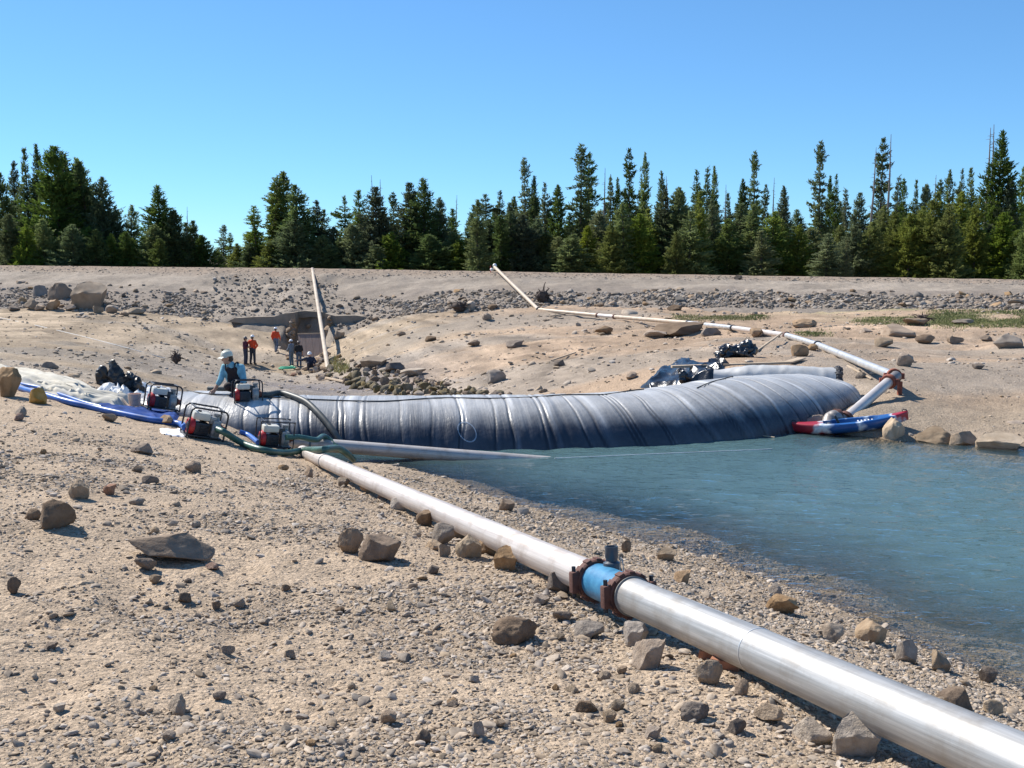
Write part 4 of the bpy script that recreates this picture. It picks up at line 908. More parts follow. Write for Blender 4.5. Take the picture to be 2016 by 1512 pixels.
x1 = P(1634, 826, d=21.7) - L0; x2 = P(1626, 850, d=21.4) - L0
MB().tube(spline([dd * -.02, dd * .16, x1 + Vector((.12, 0, .06)), x1 + Vector((0, 0, .0)), x2 + Vector((0, 0, -.1))], 6), [.115] * 13 + [.13] * 4 + [.14] * 8, 24).build('bend', MATS['elbow_grey'], t)
MB().lathe([(-.05, .115), (-.05, .16), (.05, .16), (.05, .115)], dd * .08, dd, 24).build('ring', RUST, t)
MB().lathe([(-.05, .12), (-.05, .17), (.05, .17), (.05, .12)], x1 * .62 + Vector((0, 0, .03)), x1 - dd * .16, 24).build('ring', RUST, t)
# pole / pipe on the dam face at the outlet
ta, tb = P(615, 530.5, d=90.3), P(649, 748, d=58)
t = thing('outlet_pipe', 'long straight beige pipe standing down the dam face into the creek channel', 'pipe', tb)
pipe_len(MB(), (0, 0, 0), ta - tb, .128, 20).build('pipe_wall', material('bleached_pipe', (.36, .29, .22), rough=.7, col2=(.52, .44, .35), nscale=1.2), t)
MB().lathe([(-.2, .13), (-.2, .15), (.05, .15), (.05, .1)], ta - tb, (ta - tb), 20).build('end_collar', material('pinkish_collar', (.62, .48, .42), rough=.6), t)

# bricks under the near pipe
BRICK = material('brick_red', (.28, .11, .06), rough=.9, col2=(.40, .19, .11), nscale=25, bump=.4, bscale=50)
for i, (u, v, lab) in enumerate([(1404, 1302, 'upper of two red brick pieces wedged under the aluminium pipe'), (1434, 1320, 'lower of two red brick pieces wedged under the aluminium pipe')]):
    p = G(u, v); 
    o = MB().box((0, 0, 0), (.13 if i else .10, .09, .045), None, .004).build('brick', BRICK); o.location = p + Vector((0, .05, .016)); o.rotation_euler = (0, R(4), R(-24)); tag(o, lab, 'brick')

# ================================================================== PUMPS AND HOSES
RED = material('engine_red', (.42, .022, .025), rough=.35, var=.15, nscale=8)
TANKW = material('tank_white', (.60, .58, .50), rough=.4, var=.06)
ALG = material('cast_grey', (.30, .30, .29), rough=.5, metal=.4, var=.2, nscale=15, bump=.3, bscale=50)
BLK = material('frame_black', (.025, .026, .03), rough=.4)
ORG = material('rust_orange', (.20, .07, .045), rough=.7, var=.2, nscale=20)
STK = material('blue_sticker', (.05, .30, .62), rough=.4)
def pump(label, loc, rot, style=0, sc=1.0):
    t = thing('water_pump', label, 'pump', loc, rot, group='petrol water pumps', scale=sc)
    w, dp, hh = .25, .17, .42
    def arch(y):
        c = .07 if style != 1 else .01
        return spline([(-w, y, .02), (-w, y, .2), (-w, y, hh - c), (-w + c * .3, y, hh - c * .3), (-w + c, y, hh), (0, y, hh), (w - c, y, hh), (w - c * .3, y, hh - c * .3), (w, y, hh - c), (w, y, .2), (w, y, .02)], 5)
    r = .0125 if style != 1 else .009
    for y in ((-dp, dp)): MB().tube(arch(y), r, 10).build('roll_bar', BLK, t)
    for x in (-w, w): MB().tube([(x, -dp, .02), (x, dp, .02)], r, 10).build('skid_bar', BLK, t)
    for x in (-w + .06, w - .06): MB().tube([(x, -dp, hh), (x, dp, hh)], r * .9, 10).build('cross_bar', BLK, t)
    MB().box((0, 0, .035), (.46, .30, .02), None, .004).build('base_plate', BLK, t)
    e = MB().box((-.05, 0, .13), (.20, .20, .17), None, .02)
    for k in range(5): e.box((-.02, -.09, .10 + k * .022), (.11, .07, .008))
    e.build('engine_block', DARKM, t)
    rc = MB().lathe([(0, .02), (0, .095), (.03, .118), (.075, .12), (.085, .11), (.085, .02)], (-.235, -.03, .15), (1, 0, 0), 28).build('recoil_cover', RED, t)
    MB().lathe([(-.004, .0), (-.012, .03), (-.002, .05)], (-.235, -.03, .15), (1, 0, 0), 20).build('starter_hub', BLK, rc)
    for k in range(6):
        a = k * math.pi / 3; MB().box((-.238, -.03 + .07 * math.cos(a), .15 + .07 * math.sin(a)), (.006, .03, .012), Euler((a, 0, 0))).build('vent_slot', BLK, rc)
    tk = MB().box((-.075, -.01, .30), (.24, .19, .105), None, .03).build('fuel_tank', TANKW, t)
    MB().lathe([(0, .028), (.02, .028), (.024, .02)], (-.10, 0, .35), (0, 0, 1), 16).build('fuel_cap', BLK, tk)
    MB().box((.085, -.06, .27), (.09, .10, .10), None, .02).build('air_filter', BLK if style != 2 else ALG, t)
    MB().box((.02, .10, .27), (.16, .09, .11), None, .02).build('muffler', DARKM, t)
    pc = MB().lathe([(0, .05), (0, .12), (.02, .14), (.09, .14), (.115, .12), (.12, .055)], (.075, -.04, .155), (1, 0, 0), 32)
    pc.box((.135, -.05, .16), (.12, .20, .24), None, .03); pc.build('pump_casing', ALG, t)
    MB().box((.135, -.151, .17), (.05, .006, .035), None, .002).build('maker_plate', STK, t)
    MB().lathe([(0, .045), (.06, .04), (.065, .052), (.09, .052), (.092, .04)], (.15, 0, .27), (0, 0, 1), 24).build('discharge_neck', ALG, t)
    MB().lathe([(0, .05), (.03, .05), (.032, .066), (.05, .066), (.052, .045), (.09, .045)], (.19, 0, .155), (1, 0, 0), 24).build('inlet_port', ORG, t)
    for x in (-.2, .2):
        for y in (-.13, .13): MB().cyl((x, y, -.002), (x, y, .03), .022, .016, 12).build('rubber_foot', RUBBER, t)
    return t
g3 = G(392, 863); pump('red and white petrol pump nearest the camera, tilted on the sandy slope', g3 + Vector((0, .12, -.01)), (R(4), R(13), R(30)), 2, 1.12)
g4 = G(536, 884); pump('petrol pump with a thin square frame beside the pale pipe end', g4 + Vector((0, .1, 0)), (R(2), R(6), R(24)), 1, 1.06)
g2 = G(314, 812); pump('petrol pump standing on the blue sheet next to the bucket', g2 + Vector((0, .1, .03)), (0, R(10), R(30)), 0, 1.08)
z1 = P(487, 793, d=20.0); zt = float(bl_at(bl_s(487), math.pi * .56)[2])
pump('petrol pump perched on top of the tube dam beside the kneeling worker', (z1.x, z1.y, z1.z), (R(-3), R(1), R(22)), 0, 1.0)
GH = material('green_hose', (.045, .11, .085), rough=.42, var=.18, nscale=6)
DH = material('dark_hose', (.07, .075, .07), rough=.5, var=.2, nscale=6)
BH = material('blue_hose', (.035, .12, .40), rough=.38, var=.2, nscale=4)
def hose(name, pts, r, mat, label, cat='hose', n=12, flat=1.0):
    o = MB().tube(spline(pts, 8), r, n, flat=flat).build(name, mat); return tag(o, label, cat)
def onpipe(a, b, u, off):
    q = a.lerp(b, k_at(a, b, u)); return q + Vector((0, 0, off))
def gd(u, v, r): q = G(u, v); q.z += r; return q
hose('green_hose', [P(428, 845, d=16.35), P(445, 853, d=16.25), gd(478, 879, .05), gd(520, 893, .05), gd(562, 898, .05), P(600, 886, d=17.05), onpipe(PA, PB, 636, .16), P(664, 882, d=17.0), P(684, 893, d=17.3), P(696, 905, d=17.6)], .05, GH, 'thick green hose curving from the nearest pump over the pale pipe')
hose('green_hose', [P(563, 861, d=17.1), P(590, 861, d=17.3), P(622, 866, d=17.6), onpipe(A2, B2, 640, .15), P(668, 884, d=18.1), P(690, 900, d=18.2)], .045, GH, 'short green hose from the square-framed pump dropping into the pool')
s0 = bl_s(506)
hp = [P(505, 777, d=20.1), P(527, 777, d=20.2)]
for u, a in ((552, 86), (580, 76), (606, 65), (630, 53), (655, 40), (675, 27), (697, 10)): hp.append(Vector(bl_at(bl_s(u), R(a), .055)))
hose('dark_hose', hp, .056, DH, 'thick dark hose draped over the front of the tube dam from its pump')
hose('dark_hose', [Vector(bl_at(bl_s(u), R(a), .05)) for u, a in ((385, 118), (410, 115), (440, 112), (465, 108), (480, 100))], .045, DH, 'dark hose lying on the tube dam under the hand of the kneeling worker')
hose('blue_hose', [gd(*q, .045) for q in ((-60, 742), (25, 765), (75, 779), (130, 795), (190, 809), (240, 820), (300, 832), (352, 840))] + [P(364, 841, d=16.4)], .05, BH, 'glossy blue hose running from the left to the nearest pump')
hose('blue_hose', [gd(*q, .035) for q in ((-60, 730), (30, 757), (80, 768), (125, 783), (165, 797), (200, 806))], .035, BH, 'thinner blue hose half covered by the canvas')
hose('blue_hose', [gd(473, 855, .04), gd(490, 862, .04), P(508, 871, d=17.0)], .04, BH, 'short blue hose stub entering the square-framed pump')
# rope along the bladder and the sprayed ring
rp = [(350, 108), (420, 76), (520, 74), (640, 77), (760, 74), (860, 82), (960, 80), (1040, 84), (1110, 88), (1180, 86), (1245, 93), (1275, 96)]
tag(MB().tube(spline([bl_at(bl_s(u), R(a), .012) for u, a in rp], 8), .012, 6).build('rope', material('dark_rope', (.03, .03, .03), rough=.9)), 'thin dark rope lying along the top of the tube dam', 'rope')
rp = [(1350, 78), (1390, 86), (1430, 92), (1465, 100), (1480, 108)]
tag(MB().tube(spline([bl_at(bl_s(u), R(a), .012) for u, a in rp], 8), .010, 6).build('rope', MATS['dark_rope']), 'short dark rope crossing the right part of the tube dam', 'rope')
PAINT = material('white_spray', (.23, .28, .34), rough=.7, var=.2, nscale=30)
s_c, a_c = bl_s(913), R(33)
vs = []; fs = []
for k in range(40):
    a = 2 * math.pi * k / 40
    for rr in (1.0, 1.13): vs.append(tuple(bl_at(s_c + .15 * rr * math.cos(a) - .05 * rr * math.sin(a), a_c + .20 * rr * math.sin(a) / 1.25, .006)))
fs = [(2 * k, 2 * k + 1, (2 * k + 3) % 80, (2 * k + 2) % 80) for k in range(40)]
MB().add(vs, fs).build('sprayed_ring', PAINT, bladder)
for k in range(2): pass

# ================================================================== SHEETS, CANVAS, BUCKET
def patch(name, corners, nu, nv, mat, label, cat, lift=.03, amp=.08, fu=3., fv=9., seed=1, ridged=True, follow=True, edge=.08, jag=.05):
    a, b, c, d_ = [Vector(q) for q in corners]                      # a-b along u at one side, d-c at the other
    U, V = np.meshgrid(np.linspace(0, 1, nu), np.linspace(0, 1, nv), indexing='ij')
    jv = jag * noise2(U * 7, V * 0 + seed, seed) * (1 - 2 * V); ju = jag * noise2(V * 7, U * 0 + seed, seed + 1) * (1 - 2 * U)
    Us, Vs = U + ju, V + jv
    def bl(i): return (a[i] * (1 - Us) + b[i] * Us) * (1 - Vs) + (d_[i] * (1 - Us) + c[i] * Us) * Vs
    X_, Y_, Z_ = bl(0), bl(1), bl(2)
    n = noise2(U * fu + .6 * noise2(U * 3, V * 3, seed + 5), V * fv + .8 * noise2(U * 2.5, V * 2, seed + 6), seed + 2)
    f = (1 - np.abs(n) * 2) if ridged else n
    f = f * .7 + .3 * noise2(U * fu * 3, V * fv * 2.3, seed + 3) + .15 * noise2(U * fu * 7, V * fv * 5, seed + 4)
    eg = np.minimum(np.minimum(U, 1 - U), np.minimum(V, 1 - V)); eg = np.clip(eg / edge, 0, 1)
    base = hz(X_, Y_) if follow else Z_
    Zz = base + lift * eg + amp * np.clip(f + .45, 0, None) * eg - .015 * (1 - eg)
    Vv = np.stack([X_ + amp * .5 * noise2(U * fu * 2, V * fv * 2, seed + 8), Y_ + amp * .5 * noise2(U * fu * 2, V * fv * 2, seed + 9), Zz], -1).reshape(-1, 3)
    o_ = Vv.mean(0); me = np_mesh(name, Vv - o_, grid_faces(nu, nv), mat)
    if me.polygons[len(me.polygons) // 2].normal.z < 0: me.flip_normals()
    return tag(link(name, me, loc=o_), label, cat)
CANV = material('pale_canvas', (.40, .37, .30), rough=.85, col2=(.56, .53, .46), nscale=2.5, bump=.3, bscale=25)
CANW = material('white_sheet', (.56, .57, .58), rough=.55, col2=(.70, .71, .72), nscale=3, bump=.3, bscale=12)
BPL = material('black_plastic', (.012, .012, .014), rough=.27, var=.2, bump=.5, bscale=9, spec=.8, bdist=.03)
BLUS = material('blue_sheet', (.012, .045, .19), spec=.15, rough=.8, var=.2, bump=.2, bscale=20)
patch('canvas_tarp', [G(-120, 708), G(200, 778), G(160, 790), G(-120, 742)], 110, 60, CANV, 'long crumpled pale canvas tarp laid along the left edge', 'tarp', .03, .11, 2.0, 12, 3)
patch('canvas_tarp', [G(60, 755), G(268, 790), G(232, 804), G(70, 776)], 90, 50, CANV, 'folded beige canvas tarp tapering towards the bucket', 'tarp', .03, .10, 1.5, 10, 13)
patch('white_sheet', [G(190, 770), G(345, 776), G(330, 806), G(215, 790)], 90, 60, CANW, 'white plastic sheeting bunched at the left end of the tube dam', 'sheet', .03, .11, 7, 7, 23)
patch('white_sheet', [G(312, 844), G(368, 846), G(378, 862), G(322, 856)], 30, 20, material('bright_white_sheet', (.85, .85, .84), rough=.6), 'small bright white sheet flat on the sand by the nearest pump', 'sheet', .012, .015, 3, 3, 33)
patch('blue_tarp', [G(180, 797), G(352, 812), G(350, 830), G(258, 818)], 70, 30, BLUS, 'flat dark blue plastic sheet under the pump and bucket', 'tarp', .02, .03, 3, 3, 43)
tag(MB().tube(spline([gd(*q, .03) for q in ((-40, 712), (60, 738), (130, 755), (185, 768))], 6), .04, 8).build('dark_hose', BLK), 'dark hose along the back edge of the long canvas tarp', 'hose')
def crumple(name, c, blobs, mat, label, cat, seed, vox=.02):
    mb = MB(); r = random.Random(seed)
    for i, (x, y, z, wx, wy, wz) in enumerate(blobs):
        v, f = rock_shape(600 + seed * 10 + i, 3, 18, .28, .10); q = Euler((r.uniform(-.3, .3), r.uniform(-.3, .3), r.uniform(0, 6))).to_matrix()
        mb.add([Vector((x, y, z)) + Vector((w.x * wx, w.y * wy, w.z * wz)) for w in (q @ Vector(p) for p in v)], [tuple(p) for p in f])
    me = remesh(mb, name, mat, vox, 1)
    n = len(me.vertices); co = np.empty(n * 3, np.float32); me.vertices.foreach_get('co', co); co = co.reshape(-1, 3).astype(float)
    nz = (1 - 2 * np.abs(noise3(co[:, 0] * 6 + seed, co[:, 1] * 6, co[:, 2] * 6, seed))) * .035 + (1 - 2 * np.abs(noise3(co[:, 0] * 14, co[:, 1] * 14 + seed, co[:, 2] * 14, seed + 1))) * .014
    no = np.empty(n * 3, np.float32); me.vertices.foreach_get('normal', no); co = co + no.reshape(-1, 3) * nz[:, None]; me.vertices.foreach_set('co', co.astype(np.float32).ravel()); me.update()
    me.polygons.foreach_set('use_smooth', [True] * len(me.polygons)); me.set_sharp_from_angle(angle=R(35))
    return tag(link(name, me, loc=c), label, cat)
c = G(225, 768); c = Vector((c.x, c.y + .25, hz1(c.x, c.y + .25)))
crumple('black_tarp', c, [(.02, 0, .14, .6, .45, .5), (-.03, 0, .30, .34, .3, .56), (-.06, 0, .44, .16, .16, .34), (.2, 0, .12, .56, .45, .42), (-.31, 0, .18, .24, .26, .56), (.38, 0, .02, .36, .36, .2), (-.16, 0, .1, .46, .36, .36)], material('matt_black_tarp', (.012, .012, .013), rough=.42, var=.2, bump=.4, bscale=10), 'black tarp heaped into two peaks behind the white sheeting', 'tarp', 3)
c = G(1452, 703, 24); c.z = hz1(c.x, c.y)
crumple('black_plastic_bundle', c, [(.1, 0, .2, .74, .55, .56), (-.22, 0, .16, .6, .46, .42), (.34, 0, .18, .46, .46, .52), (-.46, -.05, .05, .4, .36, .22), (.1, -.2, .06, .56, .36, .22)], BPL, 'crumpled bundle of shiny black plastic on the far bank', 'plastic bundle', 5, .022)
patch('black_plastic_sheet', [G(1258, 774, 23), G(1326, 716, 23), G(1440, 720, 23), G(1400, 750, 23)], 90, 70, BPL, 'shiny black plastic sheet draped down the bank behind the tube dam', 'plastic sheet', .04, .13, 3, 5, 53, jag=.05)
c = P(1345, 724, d=27.0); c.z = hz1(c.x, c.y)
crumple('black_plastic_knot', c, [(0, 0, .14, .28, .26, .44), (.22, 0, .08, .46, .36, .26), (.6, 0, .04, .6, .36, .18)], BPL, 'gathered knot of black plastic at the left end of the plank', 'plastic knot', 7)
BKT = material('bucket_plastic', (.70, .50, .38), rough=.4, var=.05)
g = G(262, 803); t = thing('bucket', 'translucent pinkish plastic bucket beside the blue-sheet pump', 'bucket', g + Vector((0, .1, .02)))
MB().lathe([(.004, .085), (0, .095), (.21, .112), (.215, .118), (.225, .118), (.225, .108), (.01, .09)], (0, 0, 0), (0, 0, 1), 32).build('shell', BKT, t)
MB().tube(spline([(-.115, 0, .2), (-.09, -.09, .14), (0, -.125, .11), (.09, -.09, .14), (.115, 0, .2)], 6), .003, 6).build('bail_handle', STEEL, t)
# rolled end of the bladder fabric
ra, rb = P(1405, 742, d=25.2), P(1644, 750, d=24.6); rax = (rb - ra).normalized()
t = thing('fabric_roll', 'rolled-up white fabric lying along the back of the tube dam', 'roll', ra)
L = (rb - ra).length; n1_, n2_ = 70, 40
s_, a_ = np.meshgrid(np.linspace(0, 1, n1_), np.linspace(0, 2 * math.pi, n2_, endpoint=False), indexing='ij')
rr = .31 * (.55 + .45 * smooth(0, .35, s_)) * (1 + .05 * noise2(s_ * 9 + a_, np.sin(a_) * 2, 7) + .03 * noise2(s_ * 22, np.cos(a_) * 2, 8))
e_ = Vector(rax).cross(Vector((0, 0, 1))).normalized(); g_ = e_.cross(rax)
Vr = np.array(rax)[None, None] * (s_ * L)[..., None] + np.array(e_) * (rr * np.cos(a_))[..., None] + np.array(g_) * (rr * np.sin(a_))[..., None]
me = np_mesh('roll_body', Vr.reshape(-1, 3), grid_faces(n1_, n2_, True), material('dusty_fabric', (.34, .34, .335), rough=.5, col2=(.52, .52, .51), nscale=3, bump=.4, bscale=10)); link('roll_body', me, t)
v, f = rock_shape(77, 3, 5, .8, .16)
ring = MB()
for k in range(9):
    a = 2 * math.pi * k / 9; cpos = rax * (L + .04) + (e_ * math.cos(a) + g_ * math.sin(a)) * .23
    ring.add([cpos + Vector(q) * .25 for q in v], [tuple(q) for q in f])
ring.build('frayed_end', material('frayed_black', (.03, .03, .035), rough=.6, var=.3), t)
MB().cyl(rax * (L - .1), rax * (L + .05), .14, n=20).build('dark_core', material('core_dark', (.01, .01, .01), rough=.9), t)
MB().box(rax * (L + .09) + e_ * .05 + Vector((0, 0, -.03)), (.10, .10, .10), Euler((.2, .1, .5)), .006).build('wood_core', material('pale_wood', (.55, .46, .36), rough=.8), t)
# planks and sticks
WOOD = material('grey_wood', (.36, .27, .18), rough=.85, col2=(.50, .40, .29), nscale=3, stretch=(1, 8, 8), bump=.3, bscale=20)
def plank(a, b, w, th, label, name='plank'):
    a, b = Vector(a), Vector(b); ax = (b - a); q = ax.to_track_quat('X', 'Z').to_euler(); o = MB().box((0, 0, 0), (ax.length, w, th), None, .006).build(name, WOOD)
    o.location = (a + b) / 2; o.rotation_euler = q; return tag(o, label, name)
def on(u, v, dz=.04, d0=0):
    q = G(u, v, d0); q.z += dz; return q
plank(P(1322, 722, d=27.6), P(1556, 714, d=27.9), .16, .06, 'long plank lying on the far bank behind the black plastic')
plank(on(1552, 717, .05, 20), on(1578, 709, .05, 20), .22, .04, 'short broken board at the right end of the long plank')
plank(on(1668, 722, .03, 20), on(1716, 748, .03, 20), .05, .03, 'thin pale stick on the ground beside the fabric roll', 'stick')
plank(on(1490, 694, .05, 20), on(1540, 672, .3, 20), .05, .05, 'thin stick leaning on the upright tan rock', 'stick')
plank(on(1086, 712, .04, 20), on(1133, 696, .04, 20), .06, .05, 'thin dark stick lying on the far slope', 'stick')
plank(on(1352, 660, .04, 20), on(1330, 658, .04, 20), .08, .06, 'small board under the dark joint of the far pipe')
for i, (a, b, lab) in enumerate([((1070, 632), (1108, 628), 'dark board on blocks under the far pipe near the dam foot'), ((1085, 626), (1112, 622), 'second board stacked on the blocks under the far pipe'), ((640, 745), (715, 761), 'dark plank along the edge of the creek bed')]): plank(on(*a, .05 + .06 * (i == 1), 20), on(*b, .05 + .06 * (i == 1), 20), .14, .08, lab)
# white line stretched over the tracked ground
tag(MB().tube(spline([on(u, v, .02, 30) for u, v in ((-20, 622), (70, 641), (160, 662), (250, 686), (325, 706))], 8), .014, 6).build('cord', MATS['white_cord']), 'white cord stretched over the tracked ground to the root', 'cord')
q = G(566, 727, 40); tag(MB().tube(spline([q + Vector((.55 * math.cos(a) * (1 - .03 * k), .5 * math.sin(a) * (1 - .03 * k), .04 + .01 * k)) for k in range(14) for a in [k * 1.05]], 5), .04, 8).build('hose_coil', material('bright_green', (.05, .42, .24), rough=.5)), 'small coil of bright green hose on the ground near the standing workers', 'hose')

# ================================================================== KAYAK
bow, stern = P(1560, 861, z=-.10), P(1790, 839, d=20.95)
L = (stern - bow).length; xd = (stern - bow).normalized(); yd = Vector((0, 0, 1)).cross(xd).normalized(); zd = xd.cross(yd)
t = thing('kayak', 'red, white and blue sit-on-top kayak beached on the far shore', 'kayak', bow)
t.rotation_euler = Matrix((xd, yd, zd)).transposed().to_euler()
def kayak_material():
    m = bpy.data.materials.new('kayak_plastic'); m.use_nodes = True; nt = m.node_tree; b = nt.nodes['Principled BSDF']; b.inputs['Roughness'].default_value = .35
    tc = nd(nt, 'ShaderNodeTexCoord'); sx = nd(nt, 'ShaderNodeSeparateXYZ'); lk(nt, tc.outputs['Object'], sx.inputs[0])
    n = nd(nt, 'ShaderNodeTexNoise', Scale=3.2, Detail=2); lk(nt, tc.outputs['Object'], n.inputs['Vector'])
    k = nd(nt, 'ShaderNodeMath', operation='MULTIPLY_ADD'); k.inputs[1].default_value = 1.1; lk(nt, n.outputs['Fac'], k.inputs[0]); lk(nt, sx.outputs[0], k.inputs[2])
    s2 = nd(nt, 'ShaderNodeMath', operation='DIVIDE'); s2.inputs[1].default_value = L + 1.1; lk(nt, k.outputs[0], s2.inputs[0])
    cr_ = nd(nt, 'ShaderNodeValToRGB'); el = cr_.color_ramp.elements
    stops = [(0, (.33, .022, .035)), (.33, (.33, .022, .035)), (.37, (.62, .68, .74)), (.42, (.015, .08, .26)), (.53, (.02, .11, .33)), (.56, (.6, .68, .76)), (.60, (.015, .08, .26)), (.72, (.02, .10, .30)), (.75, (.55, .6, .68)), (.78, (.33, .022, .035)), (1, (.33, .022, .035))]
    while len(el) < len(stops): el.new(.5)
    for e, (p_, c_2) in zip(el, stops): e.position = p_; e.color = (*c_2, 1)
    lk(nt, s2.outputs[0], cr_.inputs[0]); lk(nt, cr_.outputs[0], b.inputs['Base Color']); return m
KM = kayak_material()
st = np.linspace(0, 1, 41); vs = []
for q in st:
    w = .36 * math.sin(math.pi * min(max(q * .985 + .008, 0), 1)) ** .8; rk = .13 * abs(2 * q - 1) ** 3
    top = .21 + .07 * abs(2 * q - 1) ** 2.4; x = q * L
    sec = [(0, rk), (.45, rk + .01), (.8, rk + .06), (1, rk + .13 + .3 * (top - rk - .13)), (1.0, top), (.9, top + .015), (.55, top + .02), (.25, top + .03), (0, top + .035)]
    well = 1 if .30 < q < .74 else 0
    if well: sec = sec[:5] + [(.9, top + .02), (.72, top + .015), (.55, top - .14), (0, top - .15)]
    vs += [(x, -w * a, z_) for a, z_ in sec] + [(x, w * a, z_) for a, z_ in sec[-2:0:-1]]
m_ = 16
fs = [(i * m_ + k, i * m_ + (k + 1) % m_, (i + 1) * m_ + (k + 1) % m_, (i + 1) * m_ + k) for i in range(40) for k in range(m_)] + [tuple(range(m_)), tuple(40 * m_ + k for k in range(m_))[::-1]]
mb = MB().add(vs, fs); o = mb.build('hull', KM, t, sharp=60)
bm = bmesh.new(); bm.from_mesh(o.data); bmesh.ops.recalc_face_normals(bm, faces=bm.faces[:]); bm.to_mesh(o.data); bm.free()
KW = material('kayak_white', (.68, .7, .74), rough=.4)
for k in range(5): MB().box((L * (.58 + .03 * k), 0, .17), (.025, .3, .05), None, .006).build('foot_rib', KW, t)
MB().box((L * .40, 0, .26), (.05, .34, .24), Euler((0, R(-20), 0)), .02).build('seat_back', BLK, t)
MB().box((L * .47, 0, .12), (.34, .34, .06), None, .02).build('seat_pad', BLK, t)
for x in (.06, L - .06): MB().tube(spline([(x - .04, 0, .28), (x - .03, 0, .33), (x + .03, 0, .33), (x + .04, 0, .28)], 5), .009, 8).build('carry_handle', BLK, t)
tag(MB().tube(spline([P(1525, 861, z=.01), P(1500, 858, z=.012), P(1462, 856, z=.01)], 5), .012, 6).build('driftwood_stick', WOOD), 'pale stick floating on the water below the tube dam', 'stick')
MBs = P(1705, 880, z=.02)

# ================================================================== OUTLET OF THE DAM
CONC = material('old_concrete', (.21, .17, .13), rough=.9, col2=(.31, .26, .205), nscale=1.1, bump=.8, bscale=3, bdist=.12)
t = thing('concrete_headwall', 'undercut concrete headwall with a dark opening at the foot of the dam', 'headwall', P(610, 650, d=77))
def slab(pts, dn, thick, name):
    o_ = Vector(t.location); fr = [P(u, v, d=dn) - o_ for u, v in pts]; n = len(fr)
    bk = [q + Vector((0, thick, 0)) for q in fr]
    MB().add(fr + bk, [tuple(range(n))[::-1], tuple(n + k for k in range(n))] + [(k, (k + 1) % n, n + (k + 1) % n, n + k) for k in range(n)]).build(name, CONC, t)
slab([(448, 633), (462, 626), (500, 624), (540, 623), (562, 617), (580, 615), (582, 640), (574, 652), (560, 648), (520, 643), (480, 637)], 76.2, 2.2, 'wing_slab')
slab([(640, 617), (660, 622), (700, 621), (735, 626), (728, 634), (700, 640), (672, 648), (650, 650), (640, 640)], 75.4, 2.2, 'wing_slab')
slab([(578, 614), (600, 612), (642, 615), (642, 626), (610, 624), (580, 628)], 77.6, 2.0, 'lintel')
slab([(570, 618), (650, 618), (650, 660), (570, 660)], 80, .4, 'back_wall')
slab([(560, 628), (580, 628), (580, 668), (566, 668)], 76.6, 3.0, 'side_wall'); slab([(640, 628), (652, 628), (652, 668), (640, 668)], 76.4, 3.0, 'side_wall')
rs = random.Random(3)
for bu, bv, n_ in ((573, 668, 14), (650, 660, 11)):
    for k in range(n_):
        u, v = bu + rs.uniform(-6, 6), bv - 38 * k / n_ ; q = P(u, v, d=75.2); w = rs.uniform(.2, .42)
        link('stone', rock_mesh(rs.randrange(12), 'tan', 2), t, q - Vector(t.location), (rs.random(), rs.random(), rs.random() * 6), (w * 1.3, w, w * .7))
PLY = material('brown_plywood', (.20, .14, .115), rough=.85, col2=(.30, .22, .18), nscale=1.3, stretch=(6, 1, .7))
t = thing('plywood_sheet', 'brown plywood sheet leaning across the outlet channel', 'plywood sheet', P(612, 706, d=71))
a = [P(586, 656, d=72.2), P(640, 655, d=72.2), P(644, 706, d=71), P(592, 706, d=71)]; o_ = Vector(t.location)
def quad_slab(q, th, name, mat, par):
    o2 = [Vector(k) - o_ for k in q]; nrm = (o2[1] - o2[0]).cross(o2[3] - o2[0]).normalized() * th
    return MB().add(o2 + [k + nrm for k in o2], [(0, 1, 2, 3), (7, 6, 5, 4), (0, 4, 5, 1), (1, 5, 6, 2), (2, 6, 7, 3), (3, 7, 4, 0)]).build(name, mat, par)
for k in range(4):
    f0, f1 = k / 4 + .004, (k + 1) / 4 - .004
    quad_slab([a[0].lerp(a[1], f0), a[0].lerp(a[1], f1), a[3].lerp(a[2], f1), a[3].lerp(a[2], f0)], .05, 'board', PLY, t)
quad_slab([a[0] + Vector((0, -.06, 0)), a[1] + Vector((0, -.06, 0)), a[1] + Vector((0, -.06, -.07)), a[0] + Vector((0, -.06, -.07))], .05, 'top_batten', WOOD, t)
# creek bank of loose stones
t = thing('stone_bank', 'mossy stones lining the right bank of the drained creek', 'stone bank', G(760, 755, 30))
rs = random.Random(21); n = 0
lo = [(645, 748), (700, 768), (760, 779), (900, 782), (1010, 784)]; hi = [(655, 700), (700, 712), (760, 728), (840, 748), (900, 763), (1010, 776)]
while n < 230:
    u = rs.uniform(648, 1005) if rs.random() < .35 else rs.uniform(648, 880)
    b_, t2 = np.interp(u, *zip(*lo)), np.interp(u, *zip(*hi)); f = rs.random() ** .8; v = b_ - (b_ - t2) * f
    p = G(u, v, 26); 
    if p.y > 75: continue
    w = rs.uniform(6, 20) * p.y / F * (1.25 if f < .5 else .8)
    m_ = 'moss' if rs.random() < (.7 if f < .75 else .3) else rs.choice(['tan', 'dark', 'dark', 'pale'])
    link('stone', rock_mesh(rs.randrange(24), m_, 2), t, p + Vector((0, 0, w * .15)) - Vector(t.location), (rs.gauss(0, .35), rs.gauss(0, .35), rs.uniform(0, 6.28)), (w, w * rs.uniform(.6, 1), w * rs.uniform(.5, 1.1))); n += 1
t = thing('rubble_pile', 'pile of dark broken rubble beside the crouching worker', 'rubble', G(625, 730, 40))
